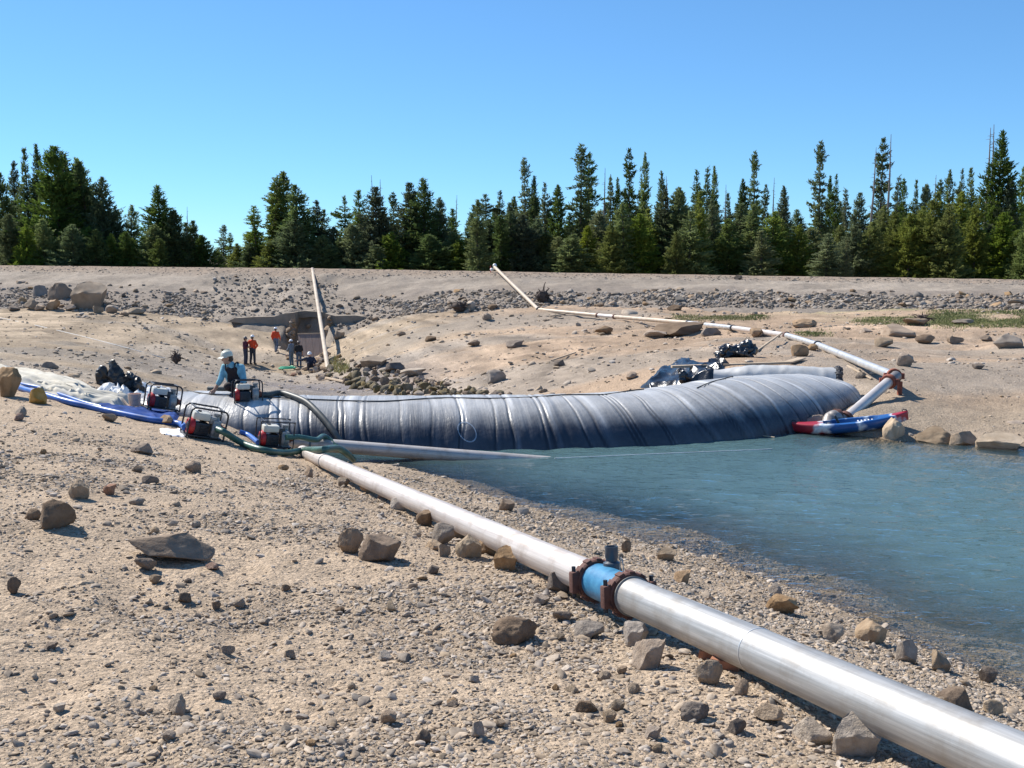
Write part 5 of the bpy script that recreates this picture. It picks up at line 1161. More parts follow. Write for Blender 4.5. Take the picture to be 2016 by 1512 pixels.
for k in range(46):
    u, v = rs.uniform(618, 652), rs.uniform(700, 750); 
    if rs.random() < .35: u, v = rs.uniform(560, 640), 700 + (u - 600) * .2 + rs.uniform(-8, 40)
    p = G(u, v, 40); w = rs.uniform(6, 15) * p.y / F
    link('stone', rock_mesh(rs.randrange(24), rs.choice(['dark', 'dark', 'red', 'tan', 'pale']), 2), t, p + Vector((0, 0, w * .25)) - Vector(t.location), (rs.gauss(0, .4), rs.gauss(0, .4), rs.uniform(0, 6.28)), (w * 1.2, w, w * .7))

# ================================================================== STUMPS, ROOTS, GRASS
BARK = material('dark_root', (.045, .032, .026), rough=.95, col2=(.11, .08, .065), nscale=8, bump=.6, bscale=25)
def root_wad(loc, w, h_, label, seed, core=.3, name='tree_stump', n=15):
    r = random.Random(seed); t = thing(name, label, 'stump' if name == 'tree_stump' else 'driftwood', loc); n += 8
    v, f = rock_shape(400 + seed, 3, 4, .8, .22); mb = MB().add([Vector((q[0] * w * core * 2, q[1] * w * core * 1.6, q[2] * h_ * .8 + h_ * .36)) for q in v], [tuple(q) for q in f]); mb.build('core', BARK, t)
    for k in range(n):
        a = r.uniform(0, 6.28); e = r.uniform(-.2, 1.4); L_ = r.uniform(.18, .5); p = Vector((0, 0, h_ * .35)); pts = [p]; dv = Vector((math.cos(a) * math.cos(e), math.sin(a) * math.cos(e) * .7, math.sin(e)))
        for j in range(4): p = p + Vector((dv.x * w * L_ / 3.2, dv.y * w * L_ / 3.2, dv.z * h_ * L_ / 2.4)); dv = (dv + Vector((r.gauss(0, .35), r.gauss(0, .35), r.gauss(-.1, .35)))).normalized(); pts.append(Vector((p.x, p.y, max(p.z, .01))))
        MB().tube(spline(pts, 3), [w * .055 * (1 - .065 * i) for i in range(13)], 7).build('root', BARK, t)
    return t
q = G(347, 716, 30); root_wad(q, 1.0, .62, 'dark gnarled root lying on the tracked ground', 5, .22)
q = dam_pt(np.array([1070.]), np.array([.12]))[0]; root_wad(q, 1.5, 1.15, 'tall dark upturned stump standing in the riprap by the dam pipe', 9)
q = G(905, 613, 50); root_wad(q, 1.7, .8, 'dark rooty driftwood at the dam toe left of the dam pipe', 14, .3, 'driftwood')
q = G(1815, 640, 30); root_wad(q, .95, .62, 'grey-brown tree stump on the grassy far flat', 17, .26)
GRS = material('dry_grass', (.13, .16, .045), rough=.8, col2=(.26, .26, .10), nscale=.8, coord='Object')
def grass(name, pts, hgt, label, per=7, mat=GRS, spread=.12):
    pts = np.asarray(pts); n = len(pts) * per; b = np.repeat(pts, per, 0) + np.concatenate([rng.normal(0, spread, (n, 2)), np.zeros((n, 1))], 1)
    b[:, 2] = hz(b[:, 0], b[:, 1]) - .01
    a = rng.uniform(0, 6.28, n); w = .012 + .012 * rng.random(n); hh = hgt * rng.uniform(.5, 1.2, n); le = rng.normal(0, .35, (n, 2)) * hh[:, None]
    sd = np.stack([np.cos(a) * w, np.sin(a) * w, 0 * a], 1); tp = b + np.concatenate([le, hh[:, None]], 1)
    V_ = np.stack([b - sd, b + sd, tp], 1).reshape(-1, 3); o_ = V_.mean(0)
    return link(name, np_mesh(name, V_ - o_, np.arange(3 * n).reshape(-1, 3), mat, smooth=False), loc=o_)
pts = []
for (u0, u1, v0, v1, n_) in ((1690, 2060, 612, 640, 620), (1850, 2060, 622, 645, 240), (1330, 1500, 621, 631, 130), (1585, 1620, 654, 660, 30), (1520, 1545, 598, 602, 12), (1600, 1760, 608, 625, 110)):
    for k in range(n_):
        u, v = random.uniform(u0, u1), random.uniform(v0, v1); p = G(u, v, 24)
        if noise2(np.array([p.x * .35]), np.array([p.y * .25]), 131)[0] > -.15: pts.append(tuple(p))
tag(grass('grass', pts, .10, '', 26, spread=.28), 'short patchy green grass on the far flat to the right', 'grass', kind='stuff')
pts = [tuple(G(random.uniform(655, 690), random.uniform(708, 735), 30)) for k in range(16)]
tag(grass('grass_tuft', pts, .55, '', 12, material('yellow_grass', (.28, .27, .08), rough=.8, col2=(.42, .38, .16), nscale=2)), 'yellow-green grass tuft at the foot of the outlet pipe', 'grass', kind='stuff')

# ================================================================== PEOPLE
SKIN = material('skin', (.42, .24, .16), rough=.55, var=.05)
STAND = dict(pelvis=(0, 0, .97), chest=(0, 0, 1.28), neck=(0, .01, 1.47), head=(0, -.015, 1.63), shL=(.185, .01, 1.42), elL=(.25, .03, 1.14), wrL=(.24, -.06, .90), shR=(-.185, .01, 1.42), elR=(-.25, .03, 1.14), wrR=(-.24, -.06, .90),
             hiL=(.095, 0, .93), knL=(.105, -.02, .50), anL=(.11, .02, .09), hiR=(-.095, 0, .93), knR=(-.105, -.02, .50), anR=(-.11, .02, .09))
def person(label, loc, yaw, J, face=(0, -1, 0), shirt=(.3, .3, .3), trouser=(.05, .06, .09), helmet=(.8, .8, .8), sleeves='long', vox=.014, scale=1.0, bib=None, vest=None, foot=None, hairc=(.05, .035, .025), tilt=0):
    J = {**STAND, **J}; J = {k: Vector(v) for k, v in J.items()}
    t = thing('person', label, 'person', loc, (0, 0, yaw), group='workers at the drained lake', scale=scale)
    f = Vector(face).normalized(); up = (J['head'] - J['neck']).normalized(); up = (up * .5 + Vector((0, 0, 1))).normalized(); sd = f.cross(up).normalized(); f = up.cross(sd).normalized()
    hc = J['head']; b = MB()
    # head: skull, face, jaw, nose, ears
    def hb(dx, df, du, r): b.ball(hc + sd * dx + f * df + up * du, r, 9)
    hb(0, -.012, .03, .088); hb(0, .02, .02, .078); hb(0, .035, -.055, .056); hb(0, .06, -.085, .03); hb(0, .096, -.01, .014); hb(0, .103, -.024, .016); hb(.03, .075, .015, .018); hb(-.03, .075, .015, .018)
    for s in (-1, 1): b.capsule(hc + sd * s * .084 + up * .012 - f * .01, hc + sd * s * .082 - up * .03 - f * .006, .016, .011, 8)
    b.capsule(J['neck'] - up * .03, hc - up * .06 - f * .01, .056, .05)
    # trunk
    ax = (J['shL'] - J['shR']).normalized(); pv, ch = J['pelvis'], J['chest']
    def trunk(m, g, lo=True):
        m.capsule(J['shR'].lerp(J['shL'], .12) - (J['neck'] - ch) * .15, J['shL'].lerp(J['shR'], .12) - (J['neck'] - ch) * .15, .075 + g, .075 + g)
        for s in (-.085, -.03, .03, .085): m.capsule(ch + ax * s * 1.15, pv + ax * s * .95, .098 + g, .095 + g)
        m.capsule(ch, J['neck'] - up * .01, .1 + g, .06 + g)
    trunk(b, 0)
    def arm(m, s, g, fore=True, part=1.0):
        m.capsule(J['sh' + s], J['el' + s], .054 + g, .044 + g)
        if fore: m.capsule(J['el' + s], J['el' + s].lerp(J['wr' + s], part), .043 + g, (.043 - .014 * part) + g)
    def hand(m, s):
        w, e = J['wr' + s], J['el' + s]; dv = (w - e).normalized(); ref = Vector((0, 1, 0)) if abs(dv.y) < .9 else Vector((1, 0, 0)); lat = dv.cross(ref).normalized(); nrm = lat.cross(dv).normalized()
        for q in (-.024, 0, .024): m.capsule(w + lat * q * .7, w + dv * .085 + lat * q, .02, .017, 8)
        for k, (q, L_) in enumerate(((-.034, .062), (-.012, .075), (.012, .07), (.034, .055))):
            a = w + dv * .088 + lat * q; c = a + dv * L_ * .55 + nrm * .006; m.capsule(a, c, .0115, .0105, 8); m.capsule(c, c + dv * L_ * .38 + nrm * .026, .0105, .009, 8)
        a = w + dv * .025 - lat * .03; m.capsule(a, a - lat * .03 + dv * .035 + nrm * .01, .014, .012, 8); m.capsule(a - lat * .03 + dv * .035 + nrm * .01, a - lat * .034 + dv * .068 + nrm * .022, .012, .01, 8)
    def leg(m, s, g):
        m.capsule(pv + ax * (.05 if s == 'L' else -.05), J['hi' + s], .105 + g, .1 + g); m.capsule(J['hi' + s], J['kn' + s], .088 + g, .058 + g); m.capsule(J['kn' + s], J['kn' + s].lerp(J['an' + s], .35) , .058 + g, .057 + g); m.capsule(J['kn' + s].lerp(J['an' + s], .35), J['an' + s], .057 + g, .042 + g)
    for s in 'LR': arm(b, s, 0); hand(b, s); leg(b, s, 0)
    link('body', remesh(b, 'body', SKIN, vox, 2), t)
    c = MB(); trunk(c, .018)
    for s in 'LR': arm(c, s, .016, sleeves != 'short', .92 if sleeves == 'long' else .35)
    link('shirt', remesh(c, 'shirt', material('cloth_%s' % '_'.join('%02d' % int(q * 99) for q in shirt), shirt, rough=.9, var=.12, nscale=12, bump=.4, bscale=14), vox, 2), t)
    c = MB(); TM = material('cloth_%s' % '_'.join('%02d' % int(q * 99) for q in trouser), trouser, rough=.9, var=.15, nscale=10, bump=.4, bscale=14)
    for s in 'LR': leg(c, s, .02)
    for q in (-.06, .06): c.capsule(pv + ax * q, pv + (ch - pv) * .25 + ax * q, .118, .115)
    link('trousers', remesh(c, 'trousers', TM, vox, 2), t)
    BT = material('boot_leather', (.05, .035, .025), rough=.7)
    for s in 'LR':
        a = J['an' + s]; fd_ = Vector(foot[s]) if foot else Vector((0, -1, 0)); dn = Vector((0, 0, -1)) if not foot else Vector(foot['dn' + s])
        c = MB().capsule(a - dn * .05, a + dn * .04, .055, .05); c.capsule(a + dn * .045 - fd_ * .03, a + dn * .05 + fd_ * .15, .046, .04)
        link('boot', remesh(c, 'boot', BT, .012, 2), t)
    if bib:
        BM = material('bib_cloth', bib, rough=.9, var=.15, nscale=10, bump=.4, bscale=14); c = MB()
        fr = Vector((f.x * .25, -1, 0)).normalized()
        for q in (-.08, -.03, .03, .08): c.capsule(pv + ax * q + fr * .05, ch + ax * q * .8 + fr * .06 + Vector((0, 0, .03)), .088, .075)
        link('bib', remesh(c, 'bib', BM, vox, 2), t)
        for s in (-1, 1):
            a = ch + ax * .085 * s
            top_ = J['neck'].lerp(J['shL' if s > 0 else 'shR'], .55) + Vector((0, 0, .055))
            MB().tube(spline([a + fr * .125 + Vector((0, 0, .02)), a.lerp(top_, .55) + fr * .115, top_ + fr * .05, top_ - fr * .06, a.lerp(top_, .4) - fr * .12], 5), .021, 8, flat=.6).build('strap', BM, t)
    if vest:
        c = MB(); trunk(c, .03); link('vest', remesh(c, 'vest', material('vest_orange', vest, rough=.7, var=.08), vox, 2), t)
    # hair and hard hat
    c = MB().ball(hc + up * .02 - f * .03, (.09, .09, .085), 8); c.ball(hc - f * .05 - up * .03, (.07, .07, .06), 8); link('hair', remesh(c, 'hair', material('hair_dark', hairc, rough=.8), .012, 2), t)
    HM = material('helmet_%s' % '_'.join('%02d' % int(q * 99) for q in helmet), helmet, rough=.35, var=.04)
    hu = (up - f * .12).normalized()
    hl = MB().lathe([(.0, .118), (.004, .121), (.02, .119), (.055, .112), (.085, .094), (.107, .062), (.116, .025), (.118, .002)], hc + up * .045 - f * .005, hu, 24)
    ht = hl.build('hard_hat', HM, t)
    v_ = [hc + up * .047 + (sd * math.cos(a) * .118 + f * math.sin(a) * .118) for a in [math.pi * k / 12 for k in range(13)]]; v2 = [hc + up * .03 + (sd * math.cos(a) * .125 + f * (math.sin(a) ** .7 * .18)) for a in [math.pi * k / 12 for k in range(13)]]
    vv = v_ + v2; vv = vv + [q + up * .006 for q in vv]
    fs = [(k, k + 1, 14 + k, 13 + k) for k in range(12)] + [(26 + 13 + k, 26 + 14 + k, 26 + k + 1, 26 + k) for k in range(12)] + [(13 + k, 14 + k, 40 + k, 39 + k) for k in range(12)]
    MB().add(vv, fs).build('brim', HM, ht)
    MB().tube([hc + up * .163 - f * (.005 + .018) - f * .06, hc + up * .166 - f * .02, hc + up * .16 + f * .045], .011, 8).build('ridge', HM, ht)
    for s in (-1, 1): MB().ball(hc + sd * s * .03 + f * .086 + up * .012, .010, 6).build('eye', material('eye_dark', (.03, .02, .015), rough=.3), t)
    return t
# kneeling worker on the tube dam
px = P(462, 780, d=20.45)
kz = float(bl_at(bl_s(462), R(92))[2])
person('worker in blue shirt, brown bib overalls and cream hard hat kneeling on the tube dam', (px.x, px.y, kz - .035), 0,
       dict(pelvis=(.03, .12, .24), chest=(-.02, .03, .47), neck=(-.05, -.02, .61), head=(-.115, -.06, .735), shL=(.145, .03, .545), elL=(.20, -.03, .30), wrL=(.15, -.15, .15), shR=(-.185, .0, .555), elR=(-.25, -.07, .31), wrR=(-.37, -.12, .10),
            hiL=(.11, .10, .2), knL=(.14, -.26, .13), anL=(.12, .12, .08), hiR=(-.05, .10, .2), knR=(-.07, -.27, .19), anR=(-.04, .12, .08)),
       face=(-.93, -.36, -.08), shirt=(.20, .42, .50), trouser=(.035, .026, .024), helmet=(.60, .58, .46), sleeves='mid', vox=.0085, scale=.94, bib=(.035, .024, .024), foot={'L': (0, .5, -.2), 'R': (0, .5, -.2), 'dnL': (0, .3, -.3), 'dnR': (0, .3, -.3)})
def stand(u, v, px_h, label, yaw, J={}, d0=40, **kw):
    g = G(u, v, d0); sc = px_h * g.y / F / 1.80
    return person(label, g - Vector((0, 0, .015)), yaw, J, scale=sc, **kw)
JN = (.07, .085, .13)
stand(484, 717.5, 56, 'worker in maroon top and jeans with arms folded beside the orange-clad one', R(75), dict(elL=(.25, -.02, 1.16), wrL=(-.02, -.2, 1.16), elR=(-.25, -.02, 1.16), wrR=(.02, -.22, 1.12)), shirt=(.11, .025, .045), trouser=(.045, .055, .085), helmet=(.10, .09, .09), face=(.2, -1, 0))
stand(498, 717, 59, 'worker in bright orange top and white hard hat standing with hands on hips', R(160), dict(elL=(.38, .06, 1.16), wrL=(.2, -.02, .98), elR=(-.38, .06, 1.16), wrR=(-.2, -.02, .98), anL=(.16, .02, .09), knL=(.13, -.02, .5), anR=(-.14, .02, .09)), shirt=(.70, .075, .02), trouser=(.035, .04, .055), helmet=(.82, .82, .80))
stand(543.5, 694, 51, 'worker in orange top and blue jeans walking away near the headwall', R(170), dict(knL=(.1, -.2, .53), anL=(.1, -.12, .12), knR=(-.1, .02, .5), anR=(-.1, .2, .11), elL=(.25, .12, 1.15), elR=(-.25, -.08, 1.15), wrR=(-.24, -.2, .95)), shirt=(.66, .07, .02), trouser=(.10, .13, .18), helmet=(.80, .80, .82))
stand(574, 719, 52, 'worker in grey-blue overalls and white cap beside the black-shirted one', R(-120), dict(elL=(.24, -.05, 1.15), wrL=(.18, -.22, 1.05), elR=(-.24, -.05, 1.15), wrR=(-.16, -.2, 1.0)), shirt=(.17, .21, .26), trouser=(.13, .17, .22), helmet=(.80, .80, .80))
stand(589, 721, 51, 'worker in black shirt and blue jeans standing at the channel edge', R(200), dict(elL=(.25, .0, 1.14), wrL=(.2, -.12, .92)), shirt=(.018, .018, .02), trouser=(.08, .11, .16), helmet=(.16, .12, .10), sleeves='short')
g = G(612, 730, 40); person('worker in navy jacket crouching with one arm stretched to the left', g + Vector((0, 0, -.02)), R(15),
    dict(pelvis=(0, .05, .33), chest=(-.03, .0, .62), neck=(-.05, -.02, .80), head=(-.06, -.05, .95), shL=(.16, .0, .75), elL=(.28, -.1, .55), wrL=(.2, -.28, .45), shR=(-.22, .0, .74), elR=(-.48, -.05, .66), wrR=(-.74, -.08, .62), hiL=(.1, .05, .3), knL=(.18, -.3, .5), anL=(.15, -.05, .09), hiR=(-.1, .05, .3), knR=(-.16, -.3, .48), anR=(-.14, -.05, .09)),
    shirt=(.022, .032, .062), trouser=(.025, .032, .055), helmet=(.82, .82, .82), scale=1.0)

# ================================================================== FOREST BEYOND THE DAM
def needle_material(name, c1, c2):
    m = material(name, c1, rough=.75, col2=c2, nscale=.9, rand=.28, spec=.25, coord='Object'); b = m.node_tree.nodes['Principled BSDF']
    nt = m.node_tree; tl = nd(nt, 'ShaderNodeBsdfTranslucent'); mx = nd(nt, 'ShaderNodeMixShader'); mx.inputs[0].default_value = .48
    lk(nt, b.inputs['Base Color'].links[0].from_socket, tl.inputs[0]); lk(nt, b.outputs[0], mx.inputs[1]); lk(nt, tl.outputs[0], mx.inputs[2]); lk(nt, mx.outputs[0], nt.nodes['Material Output'].inputs[0])
    return m
ND = [needle_material('needles_deep', (.066, .102, .042), (.15, .195, .072)), needle_material('needles_mid', (.105, .15, .056), (.225, .265, .092)), needle_material('needles_olive', (.125, .155, .05), (.245, .265, .09))]
TRK = material('conifer_bark', (.075, .055, .045), rough=.95, col2=(.15, .115, .095), nscale=4)
DEAD = material('dead_wood', (.16, .14, .125), rough=.9, col2=(.28, .25, .22), nscale=3)
TPAR = {'dense': (430, .27, .015), 'bushy': (470, .36, .01), 'slim': (360, .19, .02), 'open': (190, .22, .2)}
def conifer(seed, kind):               # unit: about 12 m tall
    r = np.random.default_rng(seed); Ht = 12.0
    T = MB(); lean = r.normal(0, .012, 2)
    tr = [(lean[0] * z * z * .1 + .05 * math.sin(z * .7 + seed), lean[1] * z * z * .1, z) for z in np.linspace(-.6, Ht * .985, 14)]
    T.tube(tr, [.19 * (1 - .93 * k / 13) + .006 for k in range(14)], 8)
    Pp = []; Dv = []; Ls = []
    nb, R0, z0 = TPAR[kind]
    ph = 0; fs_ = np.sort(r.random(nb)); tz = [q[2] for q in tr]
    wild = r.uniform(.8, 1.2)
    for i in range(nb):
        f = fs_[i]; f = z0 + (1 - z0) * f ** .92
        z = Ht * f
        if kind == 'open':
            tier = .5 + .5 * math.sin(z * 2.6 + seed * 1.7 + 1.3 * math.sin(z * .9)); prof = R0 * (.4 + .6 * tier) * (1 - f) ** .6 * (1.0 if f > .35 else .75) + .012
        elif kind == 'bushy': prof = R0 * (1 - f) ** .72 * (1 - .35 * math.exp(-f * 12)) * (1 - .25 * f) + .006
        else: prof = R0 * (1 - f) ** .82 * (1 - .25 * math.exp(-f * 10)) + .006
        ph += 2.39996 + r.normal(0, .45)
        c, s = math.cos(ph), math.sin(ph)
        clump = .78 + .42 * wild * float(noise3(np.array([c * 1.3 + seed]), np.array([s * 1.3]), np.array([z * .5]), seed)[0]) + .25 * float(noise3(np.array([c * 3 + seed]), np.array([s * 3]), np.array([z * 1.4]), seed + 3)[0])
        L_ = max(.10, Ht * prof * np.clip(clump, .3, 1.25) * r.uniform(.8, 1.1))
        org = np.array([np.interp(z, tz, [q[0] for q in tr]), np.interp(z, tz, [q[1] for q in tr]), z])
        rise = (.75 if f > .8 else .38 if f > .5 else .12) if kind != 'open' else (.25 if f > .75 else .0 if f > .5 else -.18)
        rise += r.normal(0, .14)
        end = org + np.array([c * L_, s * L_, rise * L_]); sag = -.10 * L_
        if L_ > .6 and (kind == 'open' or i % 4 == 0):
            T.tube([tuple(org), tuple(org * .5 + end * .5 + np.array([0, 0, sag])), tuple(end)], [.028, .018, .007], 4, caps=False)
        nt_ = max(3, int(L_ / (.085 if kind != 'open' else .065)))
        g = (np.arange(nt_) + r.random(nt_)) / nt_; g = (.25 if kind != 'open' else .3) + (.78 if kind != 'open' else .72) * g
        p = org * (1 - g[:, None]) + end * g[:, None]; p[:, 2] += sag * 4 * g * (1 - g)
        sp = (.05 + .13 * L_ * (1.15 - g))[:, None]; p = p + r.normal(0, 1, (nt_, 3)) * sp * np.array([1, 1, .65])
        Pp.append(p); Dv.append((end - org) / L_ + r.normal(0, .5, (nt_, 3)) + np.array([0, 0, .35])); Ls.append(np.full(nt_, .8 + .4 * min(1, L_)))
    n = 22; Pp.append(np.stack([np.full(n, tr[-1][0]) + r.normal(0, .03, n), np.full(n, tr[-1][1]) + r.normal(0, .03, n), Ht * (1 - .07 * r.random(n))], 1)); Dv.append(np.stack([r.normal(0, .3, n), r.normal(0, .3, n), np.full(n, 1.)], 1)); Ls.append(np.full(n, .7))
    p = np.concatenate(Pp); dv = np.concatenate(Dv); dv /= np.linalg.norm(dv, axis=1)[:, None]; ls = np.concatenate(Ls)
    Q = []
    for k in range(2):
        m_ = len(p); q = r.normal(size=(m_, 3)); sd = np.cross(dv, q); sd /= np.linalg.norm(sd, axis=1)[:, None]
        L_ = (r.uniform(.17, .34, m_) * ls)[:, None]; w_ = (r.uniform(.05, .11, m_) * ls)[:, None]; bnd = r.normal(0, .22, (m_, 3)) * L_
        Q.append(np.stack([p - dv * L_ * .4 - sd * w_ * .5, p - dv * L_ * .4 + sd * w_ * .5, p + dv * L_ * .6 + sd * w_ * .3 + bnd, p + dv * L_ * .6 - sd * w_ * .3 + bnd], 1))
    V_ = np.concatenate(Q).reshape(-1, 3); Fc = np.arange(len(V_)).reshape(-1, 4)
    return T.mesh('trunk', TRK), V_, Fc
def snag(seed):
    r = random.Random(seed); T = MB(); T.tube([(0, 0, -.5), (.05, 0, 4), (-.04, .02, 8), (.03, 0, 12)], [.15, .12, .08, .02], 8)
    B = MB()
    for k in range(46):
        z = r.uniform(4.5, 11.6); a = r.uniform(0, 6.28); L_ = r.uniform(.25, 1.0) * (1.15 - z / 14); B.tube([(0, 0, z), (L_ * .5 * math.cos(a), L_ * .5 * math.sin(a), z + .02), (L_ * math.cos(a), L_ * math.sin(a), z - .12 * L_)], [.022, .014, .005], 4, caps=False)
    return T.mesh('trunk', DEAD), B.mesh('branches', DEAD)
TV = {}
for kind, n_ in (('dense', 4), ('bushy', 3), ('slim', 3), ('open', 4)):
    for i in range(n_):
        tm, V_, Fc = conifer({'dense': 10, 'bushy': 30, 'slim': 50, 'open': 70}[kind] + i, kind)
        TV[kind, i] = (tm, np_mesh('crown', V_, Fc, ND[0], smooth=False))
SN = [snag(i) for i in range(4)]
def tree(u, vtop, wpx, kind, d, label, var=0, mat=0, group='conifers beyond the dam', name='conifer'):
    x = XU(u, d); zb = hz1(x, d); top = P(u, vtop, d=d); Ht = top.z - zb
    t = thing(name, label, 'tree', (x, d, zb - .1), (0, 0, random.uniform(0, 6.28)), group=group)
    sz = Ht / 12.0
    if kind == 'snag':
        a, b = SN[var % 4]; t['category'] = 'dead tree'; t.rotation_euler = (random.gauss(0, .03), random.gauss(0, .03), random.uniform(0, 6.28))
        for nm, me in (('trunk', a), ('branches', b)): link(nm, me, t, scale=(sz, sz, sz))
        return t
    tm, cm = TV[kind, var % (3 if kind in ('bushy', 'slim') else 4)]
    w0 = TPAR[kind][1] * 24 * .78; sx = wpx * d / F / w0 * (1.45 if kind in ('dense', 'bushy') else 1.2)
    link('trunk', tm, t, scale=(max(sx, sz * .6), max(sx, sz * .6), sz)); c = link('crown', cm, t, scale=(sx, sx, sz)); c.material_slots[0].link = 'OBJECT'; c.material_slots[0].material = ND[mat]
    return t
# left stand ......................................................  (column, top row, width, kind, depth, label, needles)
TL = [
 (15, 338, 62, 'dense', 112, 'pine at the left picture edge of the left stand', 0), (40, 318, 52, 'slim', 118, 'thin loose pine second from the left edge', 0), (66, 292, 52, 'slim', 114, 'left of the twin slender tops in the left stand', 0), (86, 283, 52, 'slim', 113, 'tallest slender pine of the left stand', 0), (122, 287, 120, 'bushy', 108, 'largest broad dark pine of the left stand', 0), (140, 298, 96, 'dense', 111, 'dark pine right behind the largest broad one', 0),
 (168, 312, 86, 'dense', 113, 'pine with a forked loose top right of the largest one', 1), (184, 318, 96, 'dense', 110, 'dark pine sloping down on the right side of the left stand', 0), (208, 348, 86, 'bushy', 108, 'lower dark pine at the right flank of the left stand', 0), (232, 405, 56, 'dense', 109, 'small pine with a side branch at the right end of the left stand', 0), (28, 420, 70, 'bushy', 104, 'low bushy pine in front at the left edge', 1), (60, 440, 60, 'bushy', 103, 'sunlit low pine in front of the slender tops', 1), (95, 430, 70, 'bushy', 104, 'bushy olive pine in front of the tall slender pine', 1), (150, 440, 80, 'bushy', 103, 'low dark pine in front of the largest one', 0), (195, 450, 70, 'bushy', 103, 'low pine at the foot of the right flank', 0),
 (265, 402, 58, 'slim', 109, 'narrow pine standing alone between the left stand and the pointed one', 1), (255, 455, 60, 'bushy', 104, 'low shrubby pine at the foot of the narrow one', 0), (324, 364, 84, 'dense', 107, 'pointed pine alone with a sharp top left of the gap', 0), (348, 412, 76, 'bushy', 106, 'bushy pine right of the sharp-topped one', 0), (310, 440, 70, 'bushy', 105, 'low pine at the left foot of the sharp-topped one', 1), (384, 432, 52, 'dense', 107, 'small pine at the right end before the gap in the trees', 0), (374, 405, 20, 'snag', 110, 'thin dead stem behind the small pine before the gap', 0),
 (402, 462, 36, 'slim', 108, 'small young pine at the left of the gap', 0), (444, 441, 36, 'open', 135, 'distant pale conifer in the gap', 1), (459, 457, 32, 'open', 133, 'second, lower distant conifer in the gap', 1), (432, 492, 44, 'bushy', 120, 'low far pine filling the gap', 1), (472, 478, 56, 'bushy', 108, 'low bushy pine right of the gap', 2), (500, 455, 60, 'bushy', 107, 'sunlit pine at the left of the middle stand', 2),
 (508, 404, 64, 'open', 106, 'loose spreading pine at the left of the middle stand', 1), (507, 402, 20, 'snag', 110, 'dead thin stem in the loose spreading pine', 0), (547, 344, 78, 'open', 107, 'tall loose pine with upswept branches in the middle stand', 1), (563, 339, 80, 'dense', 109, 'tallest pine of the middle stand', 1), (590, 362, 84, 'dense', 105, 'dark dense pine right of the tallest in the middle stand', 0), (580, 430, 90, 'bushy', 103, 'broad low pine at the foot of the dark dense one', 0), (630, 394, 56, 'slim', 107, 'narrow pine right of the dark dense one', 0), (643, 412, 46, 'slim', 108, 'narrow short pine with a pointed top', 0),
 (658, 445, 52, 'bushy', 106, 'low pine in the dip of the middle stand', 1), (683, 384, 56, 'open', 109, 'loose pine with a curved lower branch', 1), (712, 374, 64, 'slim', 107, 'narrow bushy pine left of the twin-stemmed one', 1), (700, 440, 80, 'bushy', 104, 'broad sunlit pine low in the middle stand', 1), (742, 366, 78, 'dense', 105, 'dark conical pine with dead stems rising behind it', 0), (741, 342, 20, 'snag', 112, 'left of two bare dead stems above the dark conical pine', 1), (749, 350, 20, 'snag', 113, 'right of two bare dead stems above the dark conical pine', 2), (778, 377, 46, 'open', 110, 'thin pine in front of the sky between two dark ones', 0),
 (812, 357, 78, 'dense', 106, 'left of two tall dark pines near the dam centre', 0), (838, 350, 78, 'dense', 105, 'right and taller of two dark pines near the dam centre', 0), (868, 388, 64, 'dense', 106, 'dark pine stepping down to the right of the tall pair', 0), (890, 410, 52, 'slim', 108, 'small dark pine right of the stepping-down one', 0), (895, 382, 20, 'snag', 114, 'bare dead stem right of the tall pair', 3), (640, 460, 70, 'bushy', 103, 'low dark pine in front of the narrow ones', 0), (770, 455, 80, 'bushy', 103, 'low pine in front of the thin one', 1), (850, 460, 90, 'bushy', 102, 'low dark pine in front of the tall pair', 0), (905, 470, 60, 'bushy', 102, 'low pine left of the dam pipe valve', 1), (537, 470, 80, 'bushy', 103, 'low pine under the tall loose one', 2), (740, 480, 70, 'bushy', 102, 'low pine under the twin dead stems', 1)]
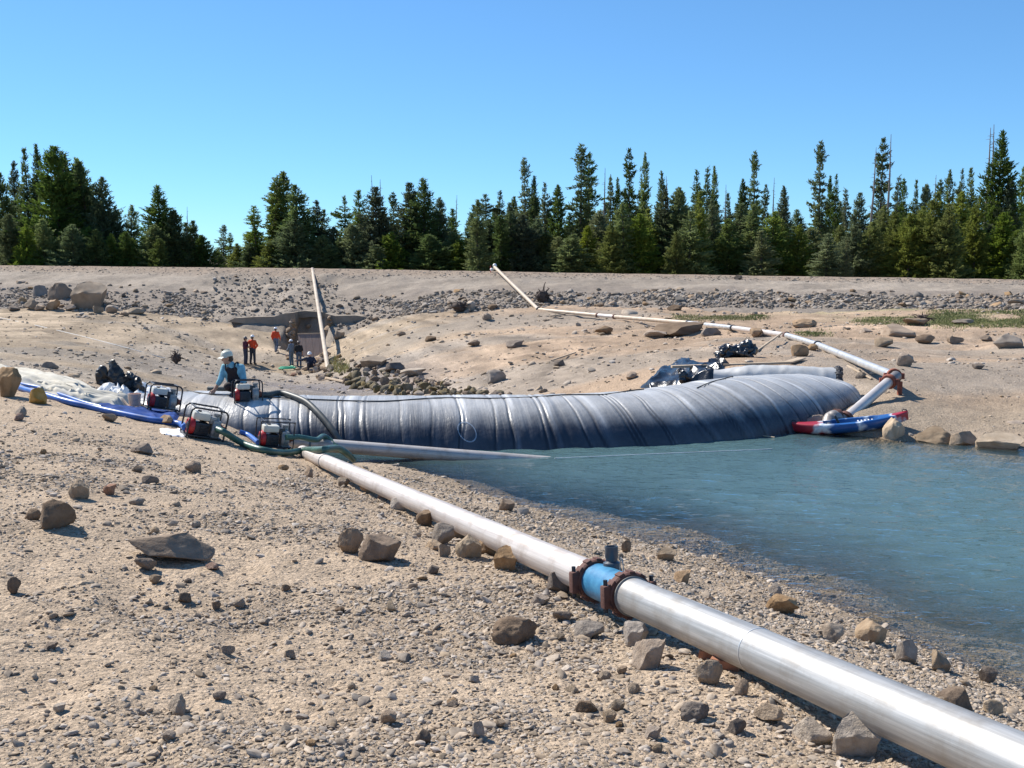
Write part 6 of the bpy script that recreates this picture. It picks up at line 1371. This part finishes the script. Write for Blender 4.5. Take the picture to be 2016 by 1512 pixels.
# right forest
TR = [
 (930, 418, 52, 'dense', 104, 'small dark pine above the dam pipe valve', 0), (958, 381, 54, 'open', 112, 'loose conifer left of the valve', 0), (985, 374, 54, 'open', 113, 'loose conifer with a drooping top above the valve', 0), (1005, 400, 52, 'dense', 110, 'dark conifer right of the valve', 0), (1034, 309, 46, 'open', 125, 'tall slender conifer, first of the tall ones from the left', 1), (1051, 345, 42, 'slim', 124, 'shorter slender conifer right beside the first tall one', 0), (1071, 358, 48, 'open', 122, 'dark conifer in the group right of the first tall one', 0), (1096, 364, 54, 'dense', 121, 'rounded dark conifer before the gap beside the big tall one', 0),
 (1143, 283, 66, 'open', 122, 'big tall conifer with layered branches, left stem', 0), (1156, 302, 58, 'open', 124, 'big tall conifer with layered branches, right stem', 0), (1184, 328, 20, 'snag', 125, 'bare dead pole right of the big tall conifer', 0), (1200, 345, 38, 'open', 128, 'thin conifer right of the bare pole', 1), (1213, 350, 32, 'slim', 128, 'small pointed conifer behind', 1), (1237, 291, 50, 'open', 122, 'tall conifer with flat layered branches in the right forest', 0), (1264, 299, 36, 'slim', 126, 'thin spire-shaped conifer next to the flat-layered one', 1), (1300, 337, 40, 'slim', 124, 'spire-shaped conifer left of the leaning dead pole', 1), (1320, 343, 20, 'snag', 120, 'leaning bare dead pole', 1), (1327, 390, 30, 'slim', 122, 'small conifer at the leaning dead pole', 0),
 (1366, 333, 52, 'open', 116, 'dark irregular conifer with a long side branch', 0), (1386, 327, 34, 'open', 118, 'thin dark conifer with a tufted top', 0), (1400, 326, 36, 'slim', 121, 'pale thin conifer right of the tufted one', 1), (1421, 362, 20, 'snag', 124, 'dead twiggy stem between conifers', 2), (1430, 380, 36, 'slim', 124, 'small conifer beside the dead twiggy stem', 0), (1458, 352, 40, 'dense', 120, 'dark conifer left of the tall tufted one', 0), (1479, 296, 42, 'open', 122, 'tall tufted conifer in the middle of the right forest', 1), (1500, 362, 34, 'open', 123, 'short loose conifer right of the tall tufted one', 0), (1517, 348, 20, 'snag', 124, 'dead stem left of the dense rounded cone', 3), (1537, 366, 46, 'dense', 118, 'dense smooth cone-shaped conifer', 0),
 (1606, 276, 50, 'open', 120, 'tallest bare-stemmed pine standing out of the right forest', 1), (1625, 345, 32, 'slim', 122, 'small conifer right of the bare-stemmed pine', 0), (1638, 342, 36, 'open', 121, 'layered conifer right of the bare-stemmed pine', 0), (1658, 370, 34, 'open', 126, 'distant conifer with a drooping tip', 1), (1704, 288, 20, 'snag', 118, 'tall dead stem left of the crooked pine', 0), (1726, 271, 56, 'open', 119, 'tall pine with a flat bushy top between dead stems', 0), (1738, 262, 20, 'snag', 117, 'tall dead stem right of the flat-topped pine', 1), (1757, 345, 34, 'open', 121, 'thin conifer right of the dead stems', 0), (1771, 350, 36, 'open', 120, 'layered conifer beyond the dead stems', 0), (1792, 354, 30, 'slim', 123, 'small conifer in the dip of the right forest', 1),
 (1812, 362, 52, 'bushy', 117, 'flat-topped dark conifer in the right forest', 0), (1826, 343, 20, 'snag', 119, 'short dead stem beside the flat-topped conifer', 2), (1842, 352, 40, 'open', 119, 'dark tufted conifer right of the short dead stem', 0), (1860, 333, 42, 'slim', 120, 'spire conifer, left of three near the right side', 1), (1882, 331, 36, 'open', 121, 'layered conifer, middle of three near the right side', 0), (1901, 330, 42, 'slim', 120, 'spire conifer, right of three near the right side', 1), (1929, 248, 20, 'snag', 116, 'tall dead spar left of the highest tree at the right', 0), (1944, 240, 20, 'snag', 117, 'highest dead spar at the right', 1), (1952, 257, 74, 'dense', 115, 'highest living conifer near the right edge', 0), (1975, 350, 60, 'bushy', 114, 'dark conifer at the foot of the highest tree', 0), (1998, 328, 38, 'slim', 121, 'pale spire conifer at the right edge', 1), (2020, 345, 50, 'dense', 118, 'conifer cut by the right picture edge', 0)]
for i, (u, v, w, k, d, lab, m_) in enumerate(TL + TR): tree(u, v, w, k, d - 2, lab, i, m_)
# front row of young pines along the right half, and the ranks behind
rs = random.Random(8)
TM_ = [(40, 0, 'left picture edge'), (122, 0, 'largest broad dark pine'), (265, 0, 'narrow lone pine of the left stand'), (324, 0, 'sharp-topped pine before the gap'), (508, 0, 'loose spreading pine after the gap'), (563, 0, 'tallest pine of the middle stand'), (642, 0, 'narrow pointed pine'), (742, 0, 'twin bare dead stems'), (825, 0, 'pair of tall dark pines'), (966, 0, 'valve on the crest'), (1034, 0, 'first tall slender conifer'), (1148, 0, 'big tall layered conifer'),
       (1237, 0, 'tall flat-layered conifer'), (1322, 0, 'leaning dead pole'), (1390, 0, 'thin tufted conifer'), (1479, 0, 'tall tufted conifer'), (1537, 0, 'smooth cone-shaped conifer'), (1606, 0, 'tallest bare-stemmed pine'), (1726, 0, 'flat-topped pine between dead stems'), (1812, 0, 'flat-topped dark conifer'), (1880, 0, 'three spires near the right side'), (1950, 0, 'highest conifer at the right'), (2030, 0, 'right picture edge')]
KW_ = {'bushy': 'bushy', 'dense': 'dense', 'slim': 'slim', 'open': 'loose'}; CW_ = ['dark', 'green', 'yellow-green']
u = 940.0; i = 0
while u < 2070:
    v = 402 + 26 * math.sin(u * .013) + rs.uniform(-14, 40); k = rs.choice(['bushy', 'dense', 'bushy', 'slim']); m_ = rs.choice([1, 1, 2, 0, 2])
    tree(u, v, rs.uniform(54, 80), k, rs.uniform(95, 103) - 6 * (u - 940) / 1100, near_label(u, 0, '%s %s front-row pine' % (KW_[k], CW_[m_]), TM_), i, m_, 'front row of young pines'); i += 1; u += rs.uniform(20, 32)
tree(1330, 455, 46, 'bushy', 92, 'small bright yellow-green pine standing in front of the row', 2, 2)
tree(1662, 470, 30, 'slim', 91, 'small slender bright pine in front of the row right of centre', 1, 2)
u = -60.0
while u < 2100:
    if not (395 < u < 480):
        v = (400 if u < 900 else 378) + rs.uniform(-6, 40) + (40 if u < 60 or 230 < u < 300 else 0) + (30 if 480 < u < 700 else 0); k = rs.choice(['dense', 'open', 'slim', 'dense']); m_ = rs.choice([0, 0, 1])
        tree(u, v, rs.uniform(46, 66), k, rs.uniform(126, 140), near_label(u, 0, '%s %s rear conifer' % (KW_[k], CW_[m_]), TM_), i, m_, 'rear ranks of conifers'); i += 1
    u += rs.uniform(30, 46)
u = 20.0
while u < 930:
    if not (408 < u < 470): m_ = rs.choice([0, 1, 1]); tree(u, rs.uniform(455, 485), rs.uniform(46, 70), 'bushy', rs.uniform(101, 105), near_label(u, 0, 'low %s young pine' % CW_[m_], TM_), i, m_, 'low pines of the left tree line'); i += 1
    u += rs.uniform(34, 52)
for u, v, w, lab in ((-60, 330, 70, 'dark conifer just beyond the left picture edge'), (2080, 315, 60, 'dark conifer just beyond the right picture edge')): tree(u, v, w, 'dense', 112, lab, int(abs(u)), 0, 'rear ranks of conifers')
